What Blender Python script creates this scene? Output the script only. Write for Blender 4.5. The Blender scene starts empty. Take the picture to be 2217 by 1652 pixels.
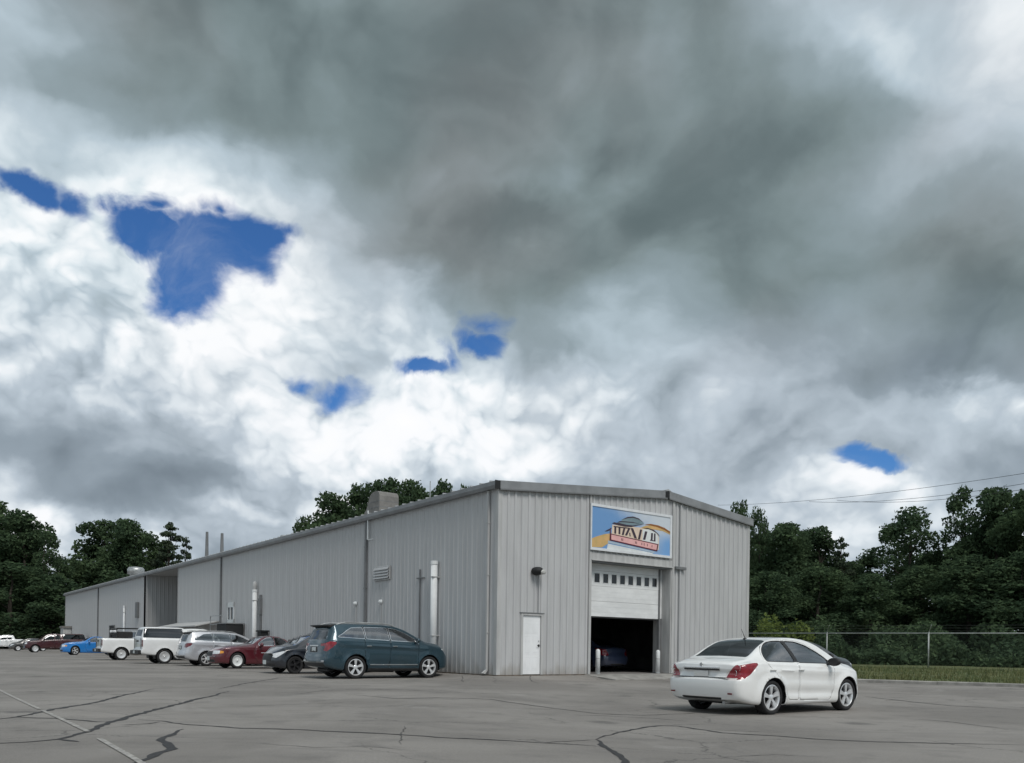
import bpy, bmesh, math, random
import numpy as np
from mathutils import Vector, Matrix
random.seed(7)
rng = np.random.default_rng(11)
S = bpy.context.scene
COL = S.collection
PI = math.pi

# ------------------------------------------------------------------ camera
# picture units: the photograph measured at 2217 px wide
PX, PY, FPX, ROLL = 1108.0, 1404.0, 1800.0, math.radians(0.8)
CAM_Z = 1.08
cam_data = bpy.data.cameras.new('camera')
cam = bpy.data.objects.new('camera', cam_data)
COL.objects.link(cam)
cam_data.sensor_fit = 'HORIZONTAL'
cam_data.sensor_width = 36.0
cam_data.lens = 36.0 * FPX / 2217.0
cam_data.shift_x = 0.0
cam_data.shift_y = (PY - 826.0) / 2217.0
cam_data.clip_start = 0.1
cam_data.clip_end = 3000
cam.matrix_world = (Matrix.Translation((0, 0, CAM_Z)) @ Matrix.Rotation(PI / 2, 4, 'X')
                    @ Matrix.Rotation(ROLL, 4, 'Z'))
S.camera = cam

def ray(px, py):
    """direction of the photograph's pixel, forward component 1"""
    a, b = (px - PX) / FPX, (PY - py) / FPX
    c, s = math.cos(ROLL), math.sin(ROLL)
    return Vector((c * a - s * b, 1.0, s * a + c * b))

# ------------------------------------------------------------------ sky
world = bpy.data.worlds.new('World')
S.world = world
world.use_nodes = True
NT = world.node_tree
NT.nodes.clear()

SUN_EL, SUN_AZ = math.radians(52), math.radians(150)   # azimuth measured clockwise from +Y

class G:
    """tiny expression builder for shader nodes"""
    def __init__(self, nt): self.nt = nt
    def _in(self, sock, v):
        if isinstance(v, bpy.types.NodeSocket): self.nt.links.new(v, sock)
        else: sock.default_value = v
    def m(self, op, a, b=None, c=None, clamp=False):
        n = self.nt.nodes.new('ShaderNodeMath'); n.operation = op; n.use_clamp = clamp
        self._in(n.inputs[0], a)
        if b is not None: self._in(n.inputs[1], b)
        if c is not None: self._in(n.inputs[2], c)
        return n.outputs[0]
    def v(self, op, a, b=None):
        n = self.nt.nodes.new('ShaderNodeVectorMath'); n.operation = op
        self._in(n.inputs[0], a)
        if b is not None:
            if op == 'SCALE': self._in(n.inputs[3], b)
            else: self._in(n.inputs[1], b)
        return n.outputs['Value'] if op in ('LENGTH', 'DOT_PRODUCT') else n.outputs[0]
    def comb(self, x, y, z):
        n = self.nt.nodes.new('ShaderNodeCombineXYZ')
        for i, q in enumerate((x, y, z)): self._in(n.inputs[i], q)
        return n.outputs[0]
    def sep(self, v):
        n = self.nt.nodes.new('ShaderNodeSeparateXYZ'); self._in(n.inputs[0], v)
        return n.outputs
    def noise(self, vec, scale, detail=4, rough=.55, dist=0, col=False):
        n = self.nt.nodes.new('ShaderNodeTexNoise')
        self._in(n.inputs['Vector'], vec); n.inputs['Scale'].default_value = scale
        n.inputs['Detail'].default_value = detail; n.inputs['Roughness'].default_value = rough
        n.inputs['Distortion'].default_value = dist
        return n.outputs['Color' if col else 'Fac']
    def sstep(self, v, lo, hi, t0=0., t1=1.):
        n = self.nt.nodes.new('ShaderNodeMapRange'); n.interpolation_type = 'SMOOTHSTEP'
        self._in(n.inputs[0], v); n.inputs[1].default_value = lo; n.inputs[2].default_value = hi
        n.inputs[3].default_value = t0; n.inputs[4].default_value = t1
        return n.outputs[0]
    def lin(self, v, lo, hi, t0=0., t1=1., clamp=True):
        n = self.nt.nodes.new('ShaderNodeMapRange'); n.clamp = clamp
        self._in(n.inputs[0], v); n.inputs[1].default_value = lo; n.inputs[2].default_value = hi
        n.inputs[3].default_value = t0; n.inputs[4].default_value = t1
        return n.outputs[0]
    def ramp(self, fac, stops, mode='EASE'):
        n = self.nt.nodes.new('ShaderNodeValToRGB'); r = n.color_ramp; r.interpolation = mode
        while len(r.elements) > 1: r.elements.remove(r.elements[-1])
        for i, (p, c) in enumerate(stops):
            e = r.elements[0] if i == 0 else r.elements.new(p)
            e.position = p
            e.color = (c, c, c, 1) if isinstance(c, (int, float)) else tuple(c) + (1,)
        self._in(n.inputs[0], fac)
        return n.outputs[0]
    def mix(self, f, a, b, blend='MIX'):
        n = self.nt.nodes.new('ShaderNodeMix'); n.data_type = 'RGBA'; n.blend_type = blend
        self._in(n.inputs[0], f); self._in(n.inputs[6], a); self._in(n.inputs[7], b)
        return n.outputs[2]

def lin(c):
    c = c / 255.0
    return c / 12.92 if c <= .04045 else ((c + .055) / 1.055) ** 2.4
def rgb(r, g, b): return (lin(r), lin(g), lin(b))

EXPO = .45
def build_sky():
    g = G(NT)
    N = NT.nodes
    tc = N.new('ShaderNodeTexCoord')
    d = tc.outputs['Generated']                       # view direction in the world
    x, y, z = g.sep(d)
    yy = g.m('MAXIMUM', y, .12)
    gx = g.m('DIVIDE', x, yy); gz = g.m('DIVIDE', z, yy)
    # undo nothing: positions of cloud banks are given as bearings (x/y) and slopes (z/y)
    flat = g.comb(x, y, g.m('MULTIPLY', z, 1.25))
    w1 = g.v('SUBTRACT', g.noise(flat, 4.5, 5, .55, .2, col=True), (.5, .5, .5))
    w2 = g.v('SUBTRACT', g.noise(g.v('ADD', flat, (3.1, 1.7, 9.2)), 15, 5, .6, .35, col=True), (.5, .5, .5))
    w1x, w1y, w1z = g.sep(w1); w2x, w2y, w2z = g.sep(w2)
    def warp(base, a, b, k1, k2): return g.m('ADD', base, g.m('ADD', g.m('MULTIPLY', a, k1), g.m('MULTIPLY', b, k2)))
    wx = warp(gx, w1x, w2x, .17, .045); wz = warp(gz, w1z, w2z, .13, .045)
    # lightness of the cloud deck: rows of slope, each a run over bearing
    def U(px): return ((px - PX) / FPX + .7) / 1.4
    rows = [
     (50,  [(0,.70),(80,.68),(190,.56),(300,.505),(470,.48),(560,.53),(700,.51),(850,.45),(1000,.425),(1150,.43),(1300,.52),(1420,.57),(1500,.585),(1700,.65),(1900,.70),(2050,.77),(2190,.90)]),
     (160, [(0,.76),(80,.72),(230,.57),(400,.49),(470,.48),(600,.52),(720,.50),(880,.46),(1020,.435),(1150,.455),(1280,.52),(1430,.58),(1600,.56),(1750,.60),(1900,.66),(2050,.78),(2150,.86),(2215,.80)]),
     (270, [(0,.88),(90,.84),(190,.70),(330,.56),(430,.455),(560,.52),(690,.545),(800,.50),(930,.50),(1050,.46),(1180,.45),(1300,.50),(1450,.575),(1600,.53),(1750,.51),(1900,.57),(2050,.70),(2200,.76)]),
     (370, [(0,.88),(100,.88),(200,.82),(330,.74),(430,.74),(520,.66),(620,.68),(690,.66),(760,.53),(880,.48),(1000,.47),(1130,.46),(1250,.44),(1350,.475),(1500,.50),(1650,.47),(1750,.53),(1900,.55),(2050,.58),(2200,.68)]),
     (450, [(0,.98),(90,.95),(180,.90),(300,.86),(410,.96),(480,.86),(570,.78),(650,.72),(740,.56),(860,.49),(1000,.45),(1150,.42),(1260,.425),(1350,.44),(1500,.47),(1620,.48),(1750,.55),(1880,.57),(2050,.56),(2200,.62)]),
     (560, [(0,.98),(100,1.02),(260,1.04),(400,.95),(560,.90),(640,.80),(720,.72),(830,.60),(950,.50),(1080,.43),(1180,.43),(1280,.46),(1380,.58),(1480,.62),(1580,.53),(1750,.55),(1850,.57),(1960,.49),(2100,.50),(2200,.57)]),
     (640, [(0,.95),(80,.93),(180,.90),(300,1.02),(400,1.0),(500,1.0),(600,.95),(680,.84),(780,.76),(880,.66),(980,.55),(1100,.46),(1240,.47),(1320,.64),(1420,.71),(1520,.64),(1620,.53),(1750,.52),(1880,.55),(2000,.55),(2120,.50),(2200,.50)]),
     (720, [(0,.97),(120,1.0),(300,.99),(420,.96),(530,.90),(640,.82),(740,.84),(830,.82),(920,.78),(1010,.62),(1110,.56),(1200,.56),(1300,.70),(1400,.75),(1520,.64),(1640,.62),(1780,.66),(1900,.62),(2000,.54),(2100,.47),(2200,.46)]),
     (800, [(0,.93),(100,.95),(260,.96),(420,1.0),(530,.92),(640,.80),(740,.82),(840,.86),(950,.78),(1080,.74),(1180,.70),(1300,.80),(1400,.80),(1520,.72),(1640,.70),(1760,.69),(1880,.60),(1980,.50),(2090,.46),(2200,.52)]),
     (870, [(0,.83),(120,.83),(270,.88),(400,.93),(500,.93),(610,.93),(690,.80),(770,.95),(880,1.0),(1000,.92),(1080,.95),(1180,.86),(1300,.88),(1420,.80),(1550,.74),(1700,.76),(1840,.73),(1960,.66),(2080,.78),(2200,.82)]),
     (950, [(0,.70),(120,.69),(270,.69),(400,.69),(460,.76),(520,1.0),(640,1.02),(760,1.0),(900,1.0),(1030,.92),(1150,.88),(1300,.82),(1450,.76),(1580,.78),(1720,.80),(1850,.74),(2000,.70),(2200,.64)]),
     (1030,[(0,.56),(120,.53),(270,.54),(400,.56),(480,.70),(560,.97),(680,.97),(800,.92),(950,.92),(1080,.90),(1250,.80),(1450,.74),(1600,.67),(1720,.72),(1830,.90),(1960,.90),(2080,.76),(2200,.68)]),
     (1090,[(0,.80),(60,.66),(140,.50),(250,.48),(340,.56),(420,.74),(500,.93),(600,.86),(700,.88),(900,.90),(1200,.82),(1450,.75),(1580,.70),(1700,.74),(1800,.84),(1950,.85),(2200,.82)]),
     (1180,[(0,.98),(110,.97),(200,.70),(330,.88),(420,.80),(500,.72),(600,.78),(900,.86),(1300,.80),(1600,.78),(1750,.84),(1950,.88),(2200,.88)]),
    ]
    u = g.lin(wx, -.7, .7)
    vals = [g.ramp(u, [(min(1, max(0, U(px))), v) for px, v in r], 'B_SPLINE') for _, r in rows]
    vs = [(PY - py) / FPX for py, _ in rows]          # decreasing
    L = vals[0]
    for i in range(1, len(rows)):
        f = g.sstep(wz, vs[i], vs[i - 1], 1., 0.)
        L = g.m('ADD', g.m('MULTIPLY', L, g.m('SUBTRACT', 1., f)), g.m('MULTIPLY', vals[i], f))
    # the rest of the sky goes on as the same broken deck
    nb = g.noise(g.v('ADD', flat, (5.3, .4, 2.2)), 2.2, 5, .55, .3)
    Lgen = g.lin(nb, .28, .72, .42, .98)
    ax = g.sstep(g.m('ABSOLUTE', gx), .64, .95); az = g.sstep(gz, .80, 1.15); ay = g.sstep(y, .45, .25)
    out = g.m('MAXIMUM', g.m('MAXIMUM', ax, az), ay)
    L = g.m('ADD', g.m('MULTIPLY', L, g.m('SUBTRACT', 1., out)), g.m('MULTIPLY', Lgen, out))
    # heaped detail: cauliflower cells where the cloud is bright, soft mottling in the dark deck
    p1 = g.v('ADD', flat, g.v('ADD', g.v('SCALE', w1, .12), g.v('SCALE', w2, .022)))
    def puff(vec, scale):
        t = None
        for k, (f, w) in enumerate(((1., .50), (2.1, .27), (4.4, .15), (9.0, .08))):
            n = g.noise(g.v('ADD', vec, (k*3.7, k*1.3, k*5.1)), scale * f, 0, .5)
            v = g.m('MULTIPLY', g.m('ABSOLUTE', g.m('SUBTRACT', n, .5)), w * 4.0)
            t = v if t is None else g.m('ADD', t, v)
        return t                                      # round heads, creased valleys; mean about .45
    pf = puff(p1, 6.5); pfb = puff(g.v('ADD', p1, (-.008, 0, .022)), 6.5)
    relief = g.m('SUBTRACT', pf, pfb)                 # light from above
    n1 = g.noise(p1, 11, 6, .58, .1)
    n2 = g.noise(g.v('ADD', p1, (7., 3., 1.)), 4.2, 5, .55, .2)
    bright = g.m('MULTIPLY', g.sstep(L, .64, .95, .10, 1.0), g.sstep(gz, .66, .48, .15, 1.0))
    det = g.m('ADD', g.m('MULTIPLY', g.m('SUBTRACT', pf, .52), .23), g.m('MULTIPLY', relief, .23))
    det = g.m('ADD', g.m('MULTIPLY', det, bright), g.m('MULTIPLY', g.m('SUBTRACT', n2, .5), g.sstep(L, .44, .8, .42, .56)))
    det = g.m('ADD', det, g.m('MULTIPLY', g.m('SUBTRACT', n1, .5), g.sstep(L, .50, .80, .05, .14)))
    n3 = g.noise(g.v('ADD', p1, (1., 9., 4.)), 5.5, 3, .45, .6)
    n3b = g.noise(g.v('ADD', p1, (1.0, 9.0, 4.05)), 5.5, 3, .45, .6)
    lump = g.m('ADD', g.m('MULTIPLY', g.m('SUBTRACT', n3b, n3), .55), g.m('MULTIPLY', g.m('SUBTRACT', n3, .5), .22))
    det = g.m('ADD', det, g.m('MULTIPLY', lump, g.sstep(L, .90, .62)))
    L = g.m('ADD', L, det)
    L = g.ramp(g.lin(L, .3, 1.2), [((a_ - .3) / .9, b_ / 1.2) for a_, b_ in ((.30,.40),(.42,.452),(.50,.515),(.58,.575),(.65,.62),(.72,.69),(.80,.765),(.88,.87),(.95,.95),(1.04,1.02),(1.2,1.1))], 'LINEAR')
    L = g.m('MULTIPLY', L, 1.2)
    Lc = g.lin(L, .3, 1.1)
    def P(v): return (v - .3) / .8
    cool = g.ramp(Lc, [(P(.36), rgb(88, 102, 105)), (P(.44), rgb(103, 117, 120)), (P(.52), rgb(124, 139, 142)), (P(.62), rgb(147, 163, 170)),
                       (P(.75), rgb(184, 200, 210)), (P(.88), rgb(222, 233, 239)), (P(.98), rgb(250, 253, 255)), (1, rgb(255, 255, 255))], 'LINEAR')
    warm = g.ramp(Lc, [(P(.36), rgb(96, 99, 101)), (P(.44), rgb(112, 115, 117)), (P(.52), rgb(134, 137, 139)), (P(.62), rgb(156, 161, 166)),
                       (P(.75), rgb(193, 198, 205)), (P(.88), rgb(229, 230, 233)), (P(.98), rgb(252, 252, 253)), (1, rgb(255, 255, 255))], 'LINEAR')
    hue = g.sstep(g.noise(g.v('ADD', flat, (1.3, 8.8, 4.1)), 3.6, 3, .5), .36, .72, 0, .55)
    slate = g.ramp(Lc, [(P(.36), rgb(92, 104, 116)), (P(.44), rgb(104, 117, 129)), (P(.52), rgb(123, 136, 148)), (P(.62), rgb(147, 160, 172)),
                       (P(.75), rgb(186, 198, 209)), (P(.88), rgb(225, 233, 239)), (P(.98), rgb(250, 252, 255)), (1, rgb(255, 255, 255))], 'LINEAR')
    cloud = g.mix(hue, cool, warm)
    cloud = g.mix(g.sstep(g.m('ADD', wz, g.m('MULTIPLY', w1x, .3)), .48, .22, 0, .85), cloud, slate)
    # openings
    bx = warp(gx, w1x, w2x, .09, .06); bz = warp(gz, w1z, w2z, .08, .06)
    gaps = [(455,545,190,105,-8,1.0),(405,640,110,120,-22,1.0),(310,520,150,62,-26,1.0),(520,525,130,70,0,.9),(240,478,85,42,-30,.62),(600,505,90,45,0,.55),(30,400,140,50,-20,1.0),(125,440,90,50,-35,.82),(200,468,70,36,-25,.62),(330,470,80,40,0,.6),(440,470,50,40,0,.6),
            (1030,738,72,40,-10,.85),(890,800,85,38,8,.9),(700,865,90,48,0,.56),(632,832,50,38,0,.56),(1890,984,84,36,0,.85),(955,775,40,50,40,.45),(1060,700,90,40,0,.36)]
    Gp = None
    for (cx, cy, rx, ry, rot, a) in gaps:
        mp = N.new('ShaderNodeMapping'); mp.vector_type = 'TEXTURE'
        mp.inputs['Location'].default_value = ((cx - PX) / FPX, (PY - cy) / FPX, 0)
        mp.inputs['Rotation'].default_value = (0, 0, math.radians(rot))
        mp.inputs['Scale'].default_value = (rx / FPX, ry / FPX, 1)
        NT.links.new(g.comb(bx, bz, 0.), mp.inputs['Vector'])
        gr = N.new('ShaderNodeTexGradient'); gr.gradient_type = 'SPHERICAL'
        NT.links.new(mp.outputs[0], gr.inputs[0])
        v = g.m('MULTIPLY', gr.outputs['Fac'], a)
        Gp = v if Gp is None else g.m('MAXIMUM', Gp, v)
    gen_gap = g.m('MULTIPLY', out, g.sstep(g.noise(g.v('ADD', flat, (9., 2., 6.)), 2.6, 6, .55, .2), .60, .70, 0., .9))
    edge = g.m('ADD', g.m('MULTIPLY', g.m('SUBTRACT', .44, pf), .42), g.m('MULTIPLY', g.m('SUBTRACT', n1, .5), .62))
    ge = g.m('ADD', Gp, edge)
    open_ = g.m('MULTIPLY', g.sstep(ge, .05, .58), g.sstep(Gp, .0, .10))
    wisp = g.sstep(g.noise(g.v('ADD', p1, (2., 6., 3.)), 7., 7, .62, .4), .46, .72, 1., .84)
    open_ = g.m('MULTIPLY', open_, wisp)
    open_ = g.m('MAXIMUM', open_, gen_gap)
    skyt = N.new('ShaderNodeTexSky'); skyt.sky_type = 'NISHITA'; skyt.sun_disc = False
    skyt.sun_elevation = SUN_EL; skyt.sun_rotation = SUN_AZ
    skyt.air_density = 1.0; skyt.dust_density = .2; skyt.ozone_density = 4.0
    deep = g.mix(1.0, skyt.outputs[0], (.30, .52, .76, 1), 'MULTIPLY')
    STR = .10
    cl = g.v('SCALE', cloud, 1.0 / STR / 2 ** EXPO)
    skyc = g.mix(open_, cl, deep)
    # under the horizon: dull ground tone
    skyc = g.mix(g.sstep(z, -.02, -.10), skyc, (1.2, 1.2, 1.2, 1))
    bg = N.new('ShaderNodeBackground'); bg.inputs['Strength'].default_value = STR
    NT.links.new(skyc, bg.inputs['Color'])
    o = N.new('ShaderNodeOutputWorld'); NT.links.new(bg.outputs[0], o.inputs['Surface'])
build_sky()
world.cycles.sampling_method = 'MANUAL'
world.cycles.sample_map_resolution = 512

sun_data = bpy.data.lights.new('sun', 'SUN')
sun_data.energy = 1.5
sun_data.angle = math.radians(24)
sun_data.color = (1.0, .965, .92)
sun = bpy.data.objects.new('sun', sun_data); COL.objects.link(sun)
_sd = Vector((math.sin(SUN_AZ) * math.cos(SUN_EL), math.cos(SUN_AZ) * math.cos(SUN_EL), math.sin(SUN_EL)))
sun.rotation_euler = (-_sd).to_track_quat('-Z', 'Y').to_euler()

S.view_settings.view_transform = 'Standard'
S.view_settings.look = 'None'
S.view_settings.exposure = EXPO
S.view_settings.gamma = 1.0
S.view_settings.use_curve_mapping = False
S.render.film_transparent = False
S.cycles.max_bounces = 6
S.cycles.diffuse_bounces = 3
S.cycles.glossy_bounces = 3
S.cycles.transparent_max_bounces = 12
S.cycles.use_denoising = True
# ------------------------------------------------------------------ helpers
def obj(name, verts, faces, mat=None, parent=None, smooth=False, loc=None, rot=None):
    me = bpy.data.meshes.new(name)
    me.from_pydata([tuple(v) for v in verts], [], faces)
    me.update()
    if smooth:
        me.polygons.foreach_set('use_smooth', [True] * len(me.polygons))
    o = bpy.data.objects.new(name, me)
    COL.objects.link(o)
    if mat: me.materials.append(mat)
    if parent: o.parent = parent
    if loc: o.location = loc
    if rot: o.rotation_euler = rot
    return o

def empty(name, loc=(0, 0, 0), rz=0.0):
    o = bpy.data.objects.new(name, None)
    o.empty_display_size = .3
    COL.objects.link(o); o.location = loc; o.rotation_euler = (0, 0, rz)
    return o

def tag(o, label=None, cat=None, group=None, kind=None):
    if label: o['label'] = label
    if cat: o['category'] = cat
    if group: o['group'] = group
    if kind: o['kind'] = kind
    return o

class MB:
    """collects boxes, prisms, tubes and strips into ONE mesh"""
    def __init__(self): self.v = []; self.f = []
    def add(self, vs, fs):
        n = len(self.v); self.v += [tuple(q) for q in vs]; self.f += [tuple(i + n for i in f) for f in fs]
        return self
    def box(self, a, b, bev=0.0):
        x0, y0, z0 = a; x1, y1, z1 = b
        if bev <= 0:
            self.add([(x0,y0,z0),(x1,y0,z0),(x1,y1,z0),(x0,y1,z0),(x0,y0,z1),(x1,y0,z1),(x1,y1,z1),(x0,y1,z1)],
                     [(0,3,2,1),(4,5,6,7),(0,1,5,4),(1,2,6,5),(2,3,7,6),(3,0,4,7)])
            return self
        bm = bmesh.new(); bmesh.ops.create_cube(bm, size=1)
        bmesh.ops.scale(bm, vec=(x1-x0, y1-y0, z1-z0), verts=bm.verts)
        bmesh.ops.translate(bm, vec=((x0+x1)/2, (y0+y1)/2, (z0+z1)/2), verts=bm.verts)
        bmesh.ops.bevel(bm, geom=bm.edges[:], offset=bev, segments=1, affect='EDGES')
        bm.verts.index_update()
        self.add([v.co[:] for v in bm.verts], [[v.index for v in f.verts] for f in bm.faces]); bm.free()
        return self
    def tube(self, pts, r, n=8, caps=True):
        pts = [Vector(p) for p in pts]
        rs = r if isinstance(r, (list, tuple)) else [r] * len(pts)
        rings = []; prev = None
        for i, p in enumerate(pts):
            t = (pts[min(i + 1, len(pts) - 1)] - pts[max(i - 1, 0)]).normalized()
            if prev is None:
                a = t.orthogonal().normalized()
            else:
                a = prev - t * prev.dot(t)
                a = a.normalized() if a.length > 1e-6 else t.orthogonal().normalized()
            prev = a; b = t.cross(a)
            rings.append([p + (a * math.cos(2*PI*k/n) + b * math.sin(2*PI*k/n)) * rs[i] for k in range(n)])
        vs = [q for rg in rings for q in rg]; fs = []
        for i in range(len(pts) - 1):
            for k in range(n):
                fs.append((i*n+k, i*n+(k+1) % n, (i+1)*n+(k+1) % n, (i+1)*n+k))
        if caps:
            fs.append(tuple(range(n))[::-1]); fs.append(tuple((len(pts)-1)*n + k for k in range(n)))
        return self.add(vs, fs)
    def prism(self, poly, a, b):
        """poly: list of 3-D points, swept by vector b-a"""
        d = Vector(b) - Vector(a); n = len(poly)
        vs = [Vector(p) for p in poly] + [Vector(p) + d for p in poly]
        fs = [tuple(range(n))[::-1], tuple(range(n, 2*n))] + [(i, (i+1) % n, n+(i+1) % n, n+i) for i in range(n)]
        return self.add(vs, fs)
    def lathe(self, prof, n=20, axis='Z', c=(0, 0, 0)):
        """prof: (radius, height) pairs"""
        vs = []; fs = []; m = len(prof)
        for k in range(n):
            t = 2*PI*k/n
            for (r, h) in prof:
                p = (r*math.cos(t), r*math.sin(t), h) if axis == 'Z' else (r*math.cos(t), h, r*math.sin(t))
                vs.append((p[0]+c[0], p[1]+c[1], p[2]+c[2]))
        for k in range(n):
            for i in range(m-1):
                fs.append((k*m+i, ((k+1) % n)*m+i, ((k+1) % n)*m+i+1, k*m+i+1))
        return self.add(vs, fs)
    def build(self, name, mat, parent=None, smooth=False):
        return obj(name, self.v, self.f, mat, parent, smooth)

def fix_normals(o):
    bm = bmesh.new(); bm.from_mesh(o.data)
    bmesh.ops.recalc_face_normals(bm, faces=bm.faces); bm.to_mesh(o.data); bm.free()

def material(name, col, rough=.6, metal=0., spec=.5, var=0., vscale=3., vdetail=5, bump=0., bscale=40., coat=0., col2=None, stretch=None, thr=(.35, .65)):
    m = bpy.data.materials.new(name); m.use_nodes = True
    nt = m.node_tree; nt.nodes.clear(); g = G(nt)
    out = nt.nodes.new('ShaderNodeOutputMaterial'); b = nt.nodes.new('ShaderNodeBsdfPrincipled')
    nt.links.new(b.outputs[0], out.inputs[0])
    b.inputs['Roughness'].default_value = rough; b.inputs['Metallic'].default_value = metal
    b.inputs['Specular IOR Level'].default_value = spec
    if coat:
        b.inputs['Coat Weight'].default_value = coat; b.inputs['Coat Roughness'].default_value = .04
    c4 = tuple(col) + (1,)
    if var > 0 or col2 is not None:
        tc = nt.nodes.new('ShaderNodeTexCoord'); v = tc.outputs['Object']
        if stretch:
            v = g.v('MULTIPLY', v, stretch)
        n = g.noise(v, vscale, vdetail, .6)
        c2 = tuple(col2) + (1,) if col2 is not None else tuple(min(1, q * (1 + var)) for q in col) + (1,)
        c1 = c4 if col2 is not None else tuple(q * (1 - var) for q in col) + (1,)
        nt.links.new(g.mix(g.sstep(n, *thr), c1, c2), b.inputs['Base Color'])
    else:
        b.inputs['Base Color'].default_value = c4
    if bump > 0:
        tc = nt.nodes.new('ShaderNodeTexCoord')
        bn = nt.nodes.new('ShaderNodeBump'); bn.inputs['Strength'].default_value = bump; bn.inputs['Distance'].default_value = .02
        nt.links.new(g.noise(tc.outputs['Object'], bscale, 4, .6), bn.inputs['Height'])
        nt.links.new(bn.outputs[0], b.inputs['Normal'])
    return m

def sm(t, a, b):
    t = min(1., max(0., (t - a) / (b - a))); return t * t * (3 - 2 * t)

# ------------------------------------------------------------------ ground
P0 = Vector((-.5225, 28.5)); BU = Vector((.8, .6)); BV = Vector((-.6, .8))
GABLE_W, LONG = 13.6, 87.0
KA, KB = Vector((13.1, 31.0)), Vector((17.2, 28.0))      # two points on the kerb face
KD = (KB - KA).normalized(); KN = Vector((-KD.y, KD.x))  # KN points to the grass
if KN.y < 0: KN = -KN

def lot_z(x, y):
    q = Vector((x, y)) - P0
    lx, ly = q.dot(BU), q.dot(BV)
    dx = max(-lx, lx - GABLE_W, 0.); dy = max(-ly, ly - LONG, 0.)
    d = math.hypot(dx, dy)
    z = .13 * (1 - sm(d, .1, 1.5))
    z += -.15 * sm(x, -2., 3.) * (1 - sm(y, 20., 27.5))
    z += .012 * math.sin(x * .55 + y * .21) * math.sin(y * .37 - x * .11) * sm(d, 2, 6)
    return z

def on_ground(px, py):
    """where the photograph's pixel meets the lot"""
    r = ray(px, py); z = 0.
    for _ in range(6):
        t = (z - CAM_Z) / r.z
        z = lot_z(r.x * t, r.y * t)
    return Vector((r.x * t, r.y * t, z))

def asphalt_mat():
    m = bpy.data.materials.new('asphalt'); m.use_nodes = True
    nt = m.node_tree; g = G(nt); b = nt.nodes['Principled BSDF']
    tc = nt.nodes.new('ShaderNodeTexCoord'); v = tc.outputs['Object']
    big = g.noise(v, .22, 4, .55, .4); mid = g.noise(g.v('ADD', v, (9, 3, 1)), 1.3, 5, .6, .3)
    fine = g.noise(v, 55, 3, .7); agg = g.noise(g.v('ADD', v, (2, 5, 1)), 160, 2, .6)
    c = g.mix(g.sstep(big, .38, .64), (.228, .211, .193, 1), (.318, .296, .272, 1))
    c = g.mix(g.sstep(mid, .50, .74, 0, .50), c, (.150, .143, .135, 1))
    c = g.mix(g.sstep(g.noise(g.v('ADD', v, (31, 7, 1)), .55, 5, .62, 1.2), .60, .72, 0, .7), c, (.345, .327, .305, 1))
    sx = g.v('MULTIPLY', v, (.35, 1.6, 1.))
    c = g.mix(g.sstep(g.noise(g.v('ADD', sx, (4, 11, 2)), .9, 5, .62, .8), .56, .70, 0, .32), c, (.135, .128, .122, 1))
    spot = nt.nodes.new('ShaderNodeTexVoronoi'); spot.inputs['Scale'].default_value = .42; nt.links.new(g.v('ADD', v, g.v('SCALE', g.noise(v, 2.5, 3, .6, 0, True), .5)), spot.inputs['Vector'])
    c = g.mix(g.sstep(spot.outputs['Distance'], .16, .05, 0, .6), c, (.085, .08, .077, 1))
    cr = nt.nodes.new('ShaderNodeTexVoronoi'); cr.feature = 'DISTANCE_TO_EDGE'; cr.inputs['Scale'].default_value = .30
    nt.links.new(g.v('ADD', g.v('MULTIPLY', v, (1., 1.25, 0.)), g.v('SCALE', g.noise(v, 1.1, 6, .66, 0, True), .85)), cr.inputs['Vector'])
    hair = g.m('MULTIPLY', g.sstep(cr.outputs['Distance'], .0068, .0018), g.sstep(g.noise(g.v('ADD', v, (17, 3, 8)), .33, 4, .6), .44, .60))
    c = g.mix(g.m('MULTIPLY', hair, .72), c, (.06, .057, .054, 1))
    c = g.mix(g.lin(fine, .3, .7, .0, .46), c, (.09, .088, .085, 1))
    c = g.mix(g.sstep(agg, .60, .72, 0, .6), c, (.40, .385, .36, 1))
    nt.links.new(c, b.inputs['Base Color'])
    nt.links.new(g.lin(mid, .3, .7, .78, .95), b.inputs['Roughness'])
    b.inputs['Specular IOR Level'].default_value = .35
    bn = nt.nodes.new('ShaderNodeBump'); bn.inputs['Strength'].default_value = .5; bn.inputs['Distance'].default_value = .012
    nt.links.new(g.m('ADD', fine, g.m('MULTIPLY', agg, .6)), bn.inputs['Height']); nt.links.new(bn.outputs[0], b.inputs['Normal'])
    return m
M_ASPH = asphalt_mat()

def build_lot():
    xs = np.concatenate([np.linspace(-190, -32, 30)[:-1], np.linspace(-32, 26, 146), np.linspace(26, 60, 12)[1:]])
    ys = np.concatenate([np.linspace(-40, 4, 12)[:-1], np.linspace(4, 62, 146), np.linspace(62, 230, 32)[1:]])
    idx = {}; vs = []; fs = []
    def vid(i, j):
        if (i, j) not in idx:
            x, y = float(xs[i]), float(ys[j])
            # verts beyond the kerb are pulled onto the kerb line
            d = (Vector((x, y)) - KA).dot(KN)
            if d > .02 and x > 5.0:
                p = Vector((x, y)) - KN * (d - .02); x, y = p
            idx[i, j] = len(vs); vs.append((x, y, lot_z(x, y)))
        return idx[i, j]
    for i in range(len(xs) - 1):
        for j in range(len(ys) - 1):
            ds = [(Vector((xs[a], ys[b])) - KA).dot(KN) for a in (i, i+1) for b in (j, j+1)]
            if min(ds) > 0 and xs[i] > 5.0: continue
            fs.append((vid(i, j), vid(i+1, j), vid(i+1, j+1), vid(i, j+1)))
    o = obj('parking_lot', vs, fs, M_ASPH, smooth=True)
    return tag(o, kind='structure')
LOT = build_lot()

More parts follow.
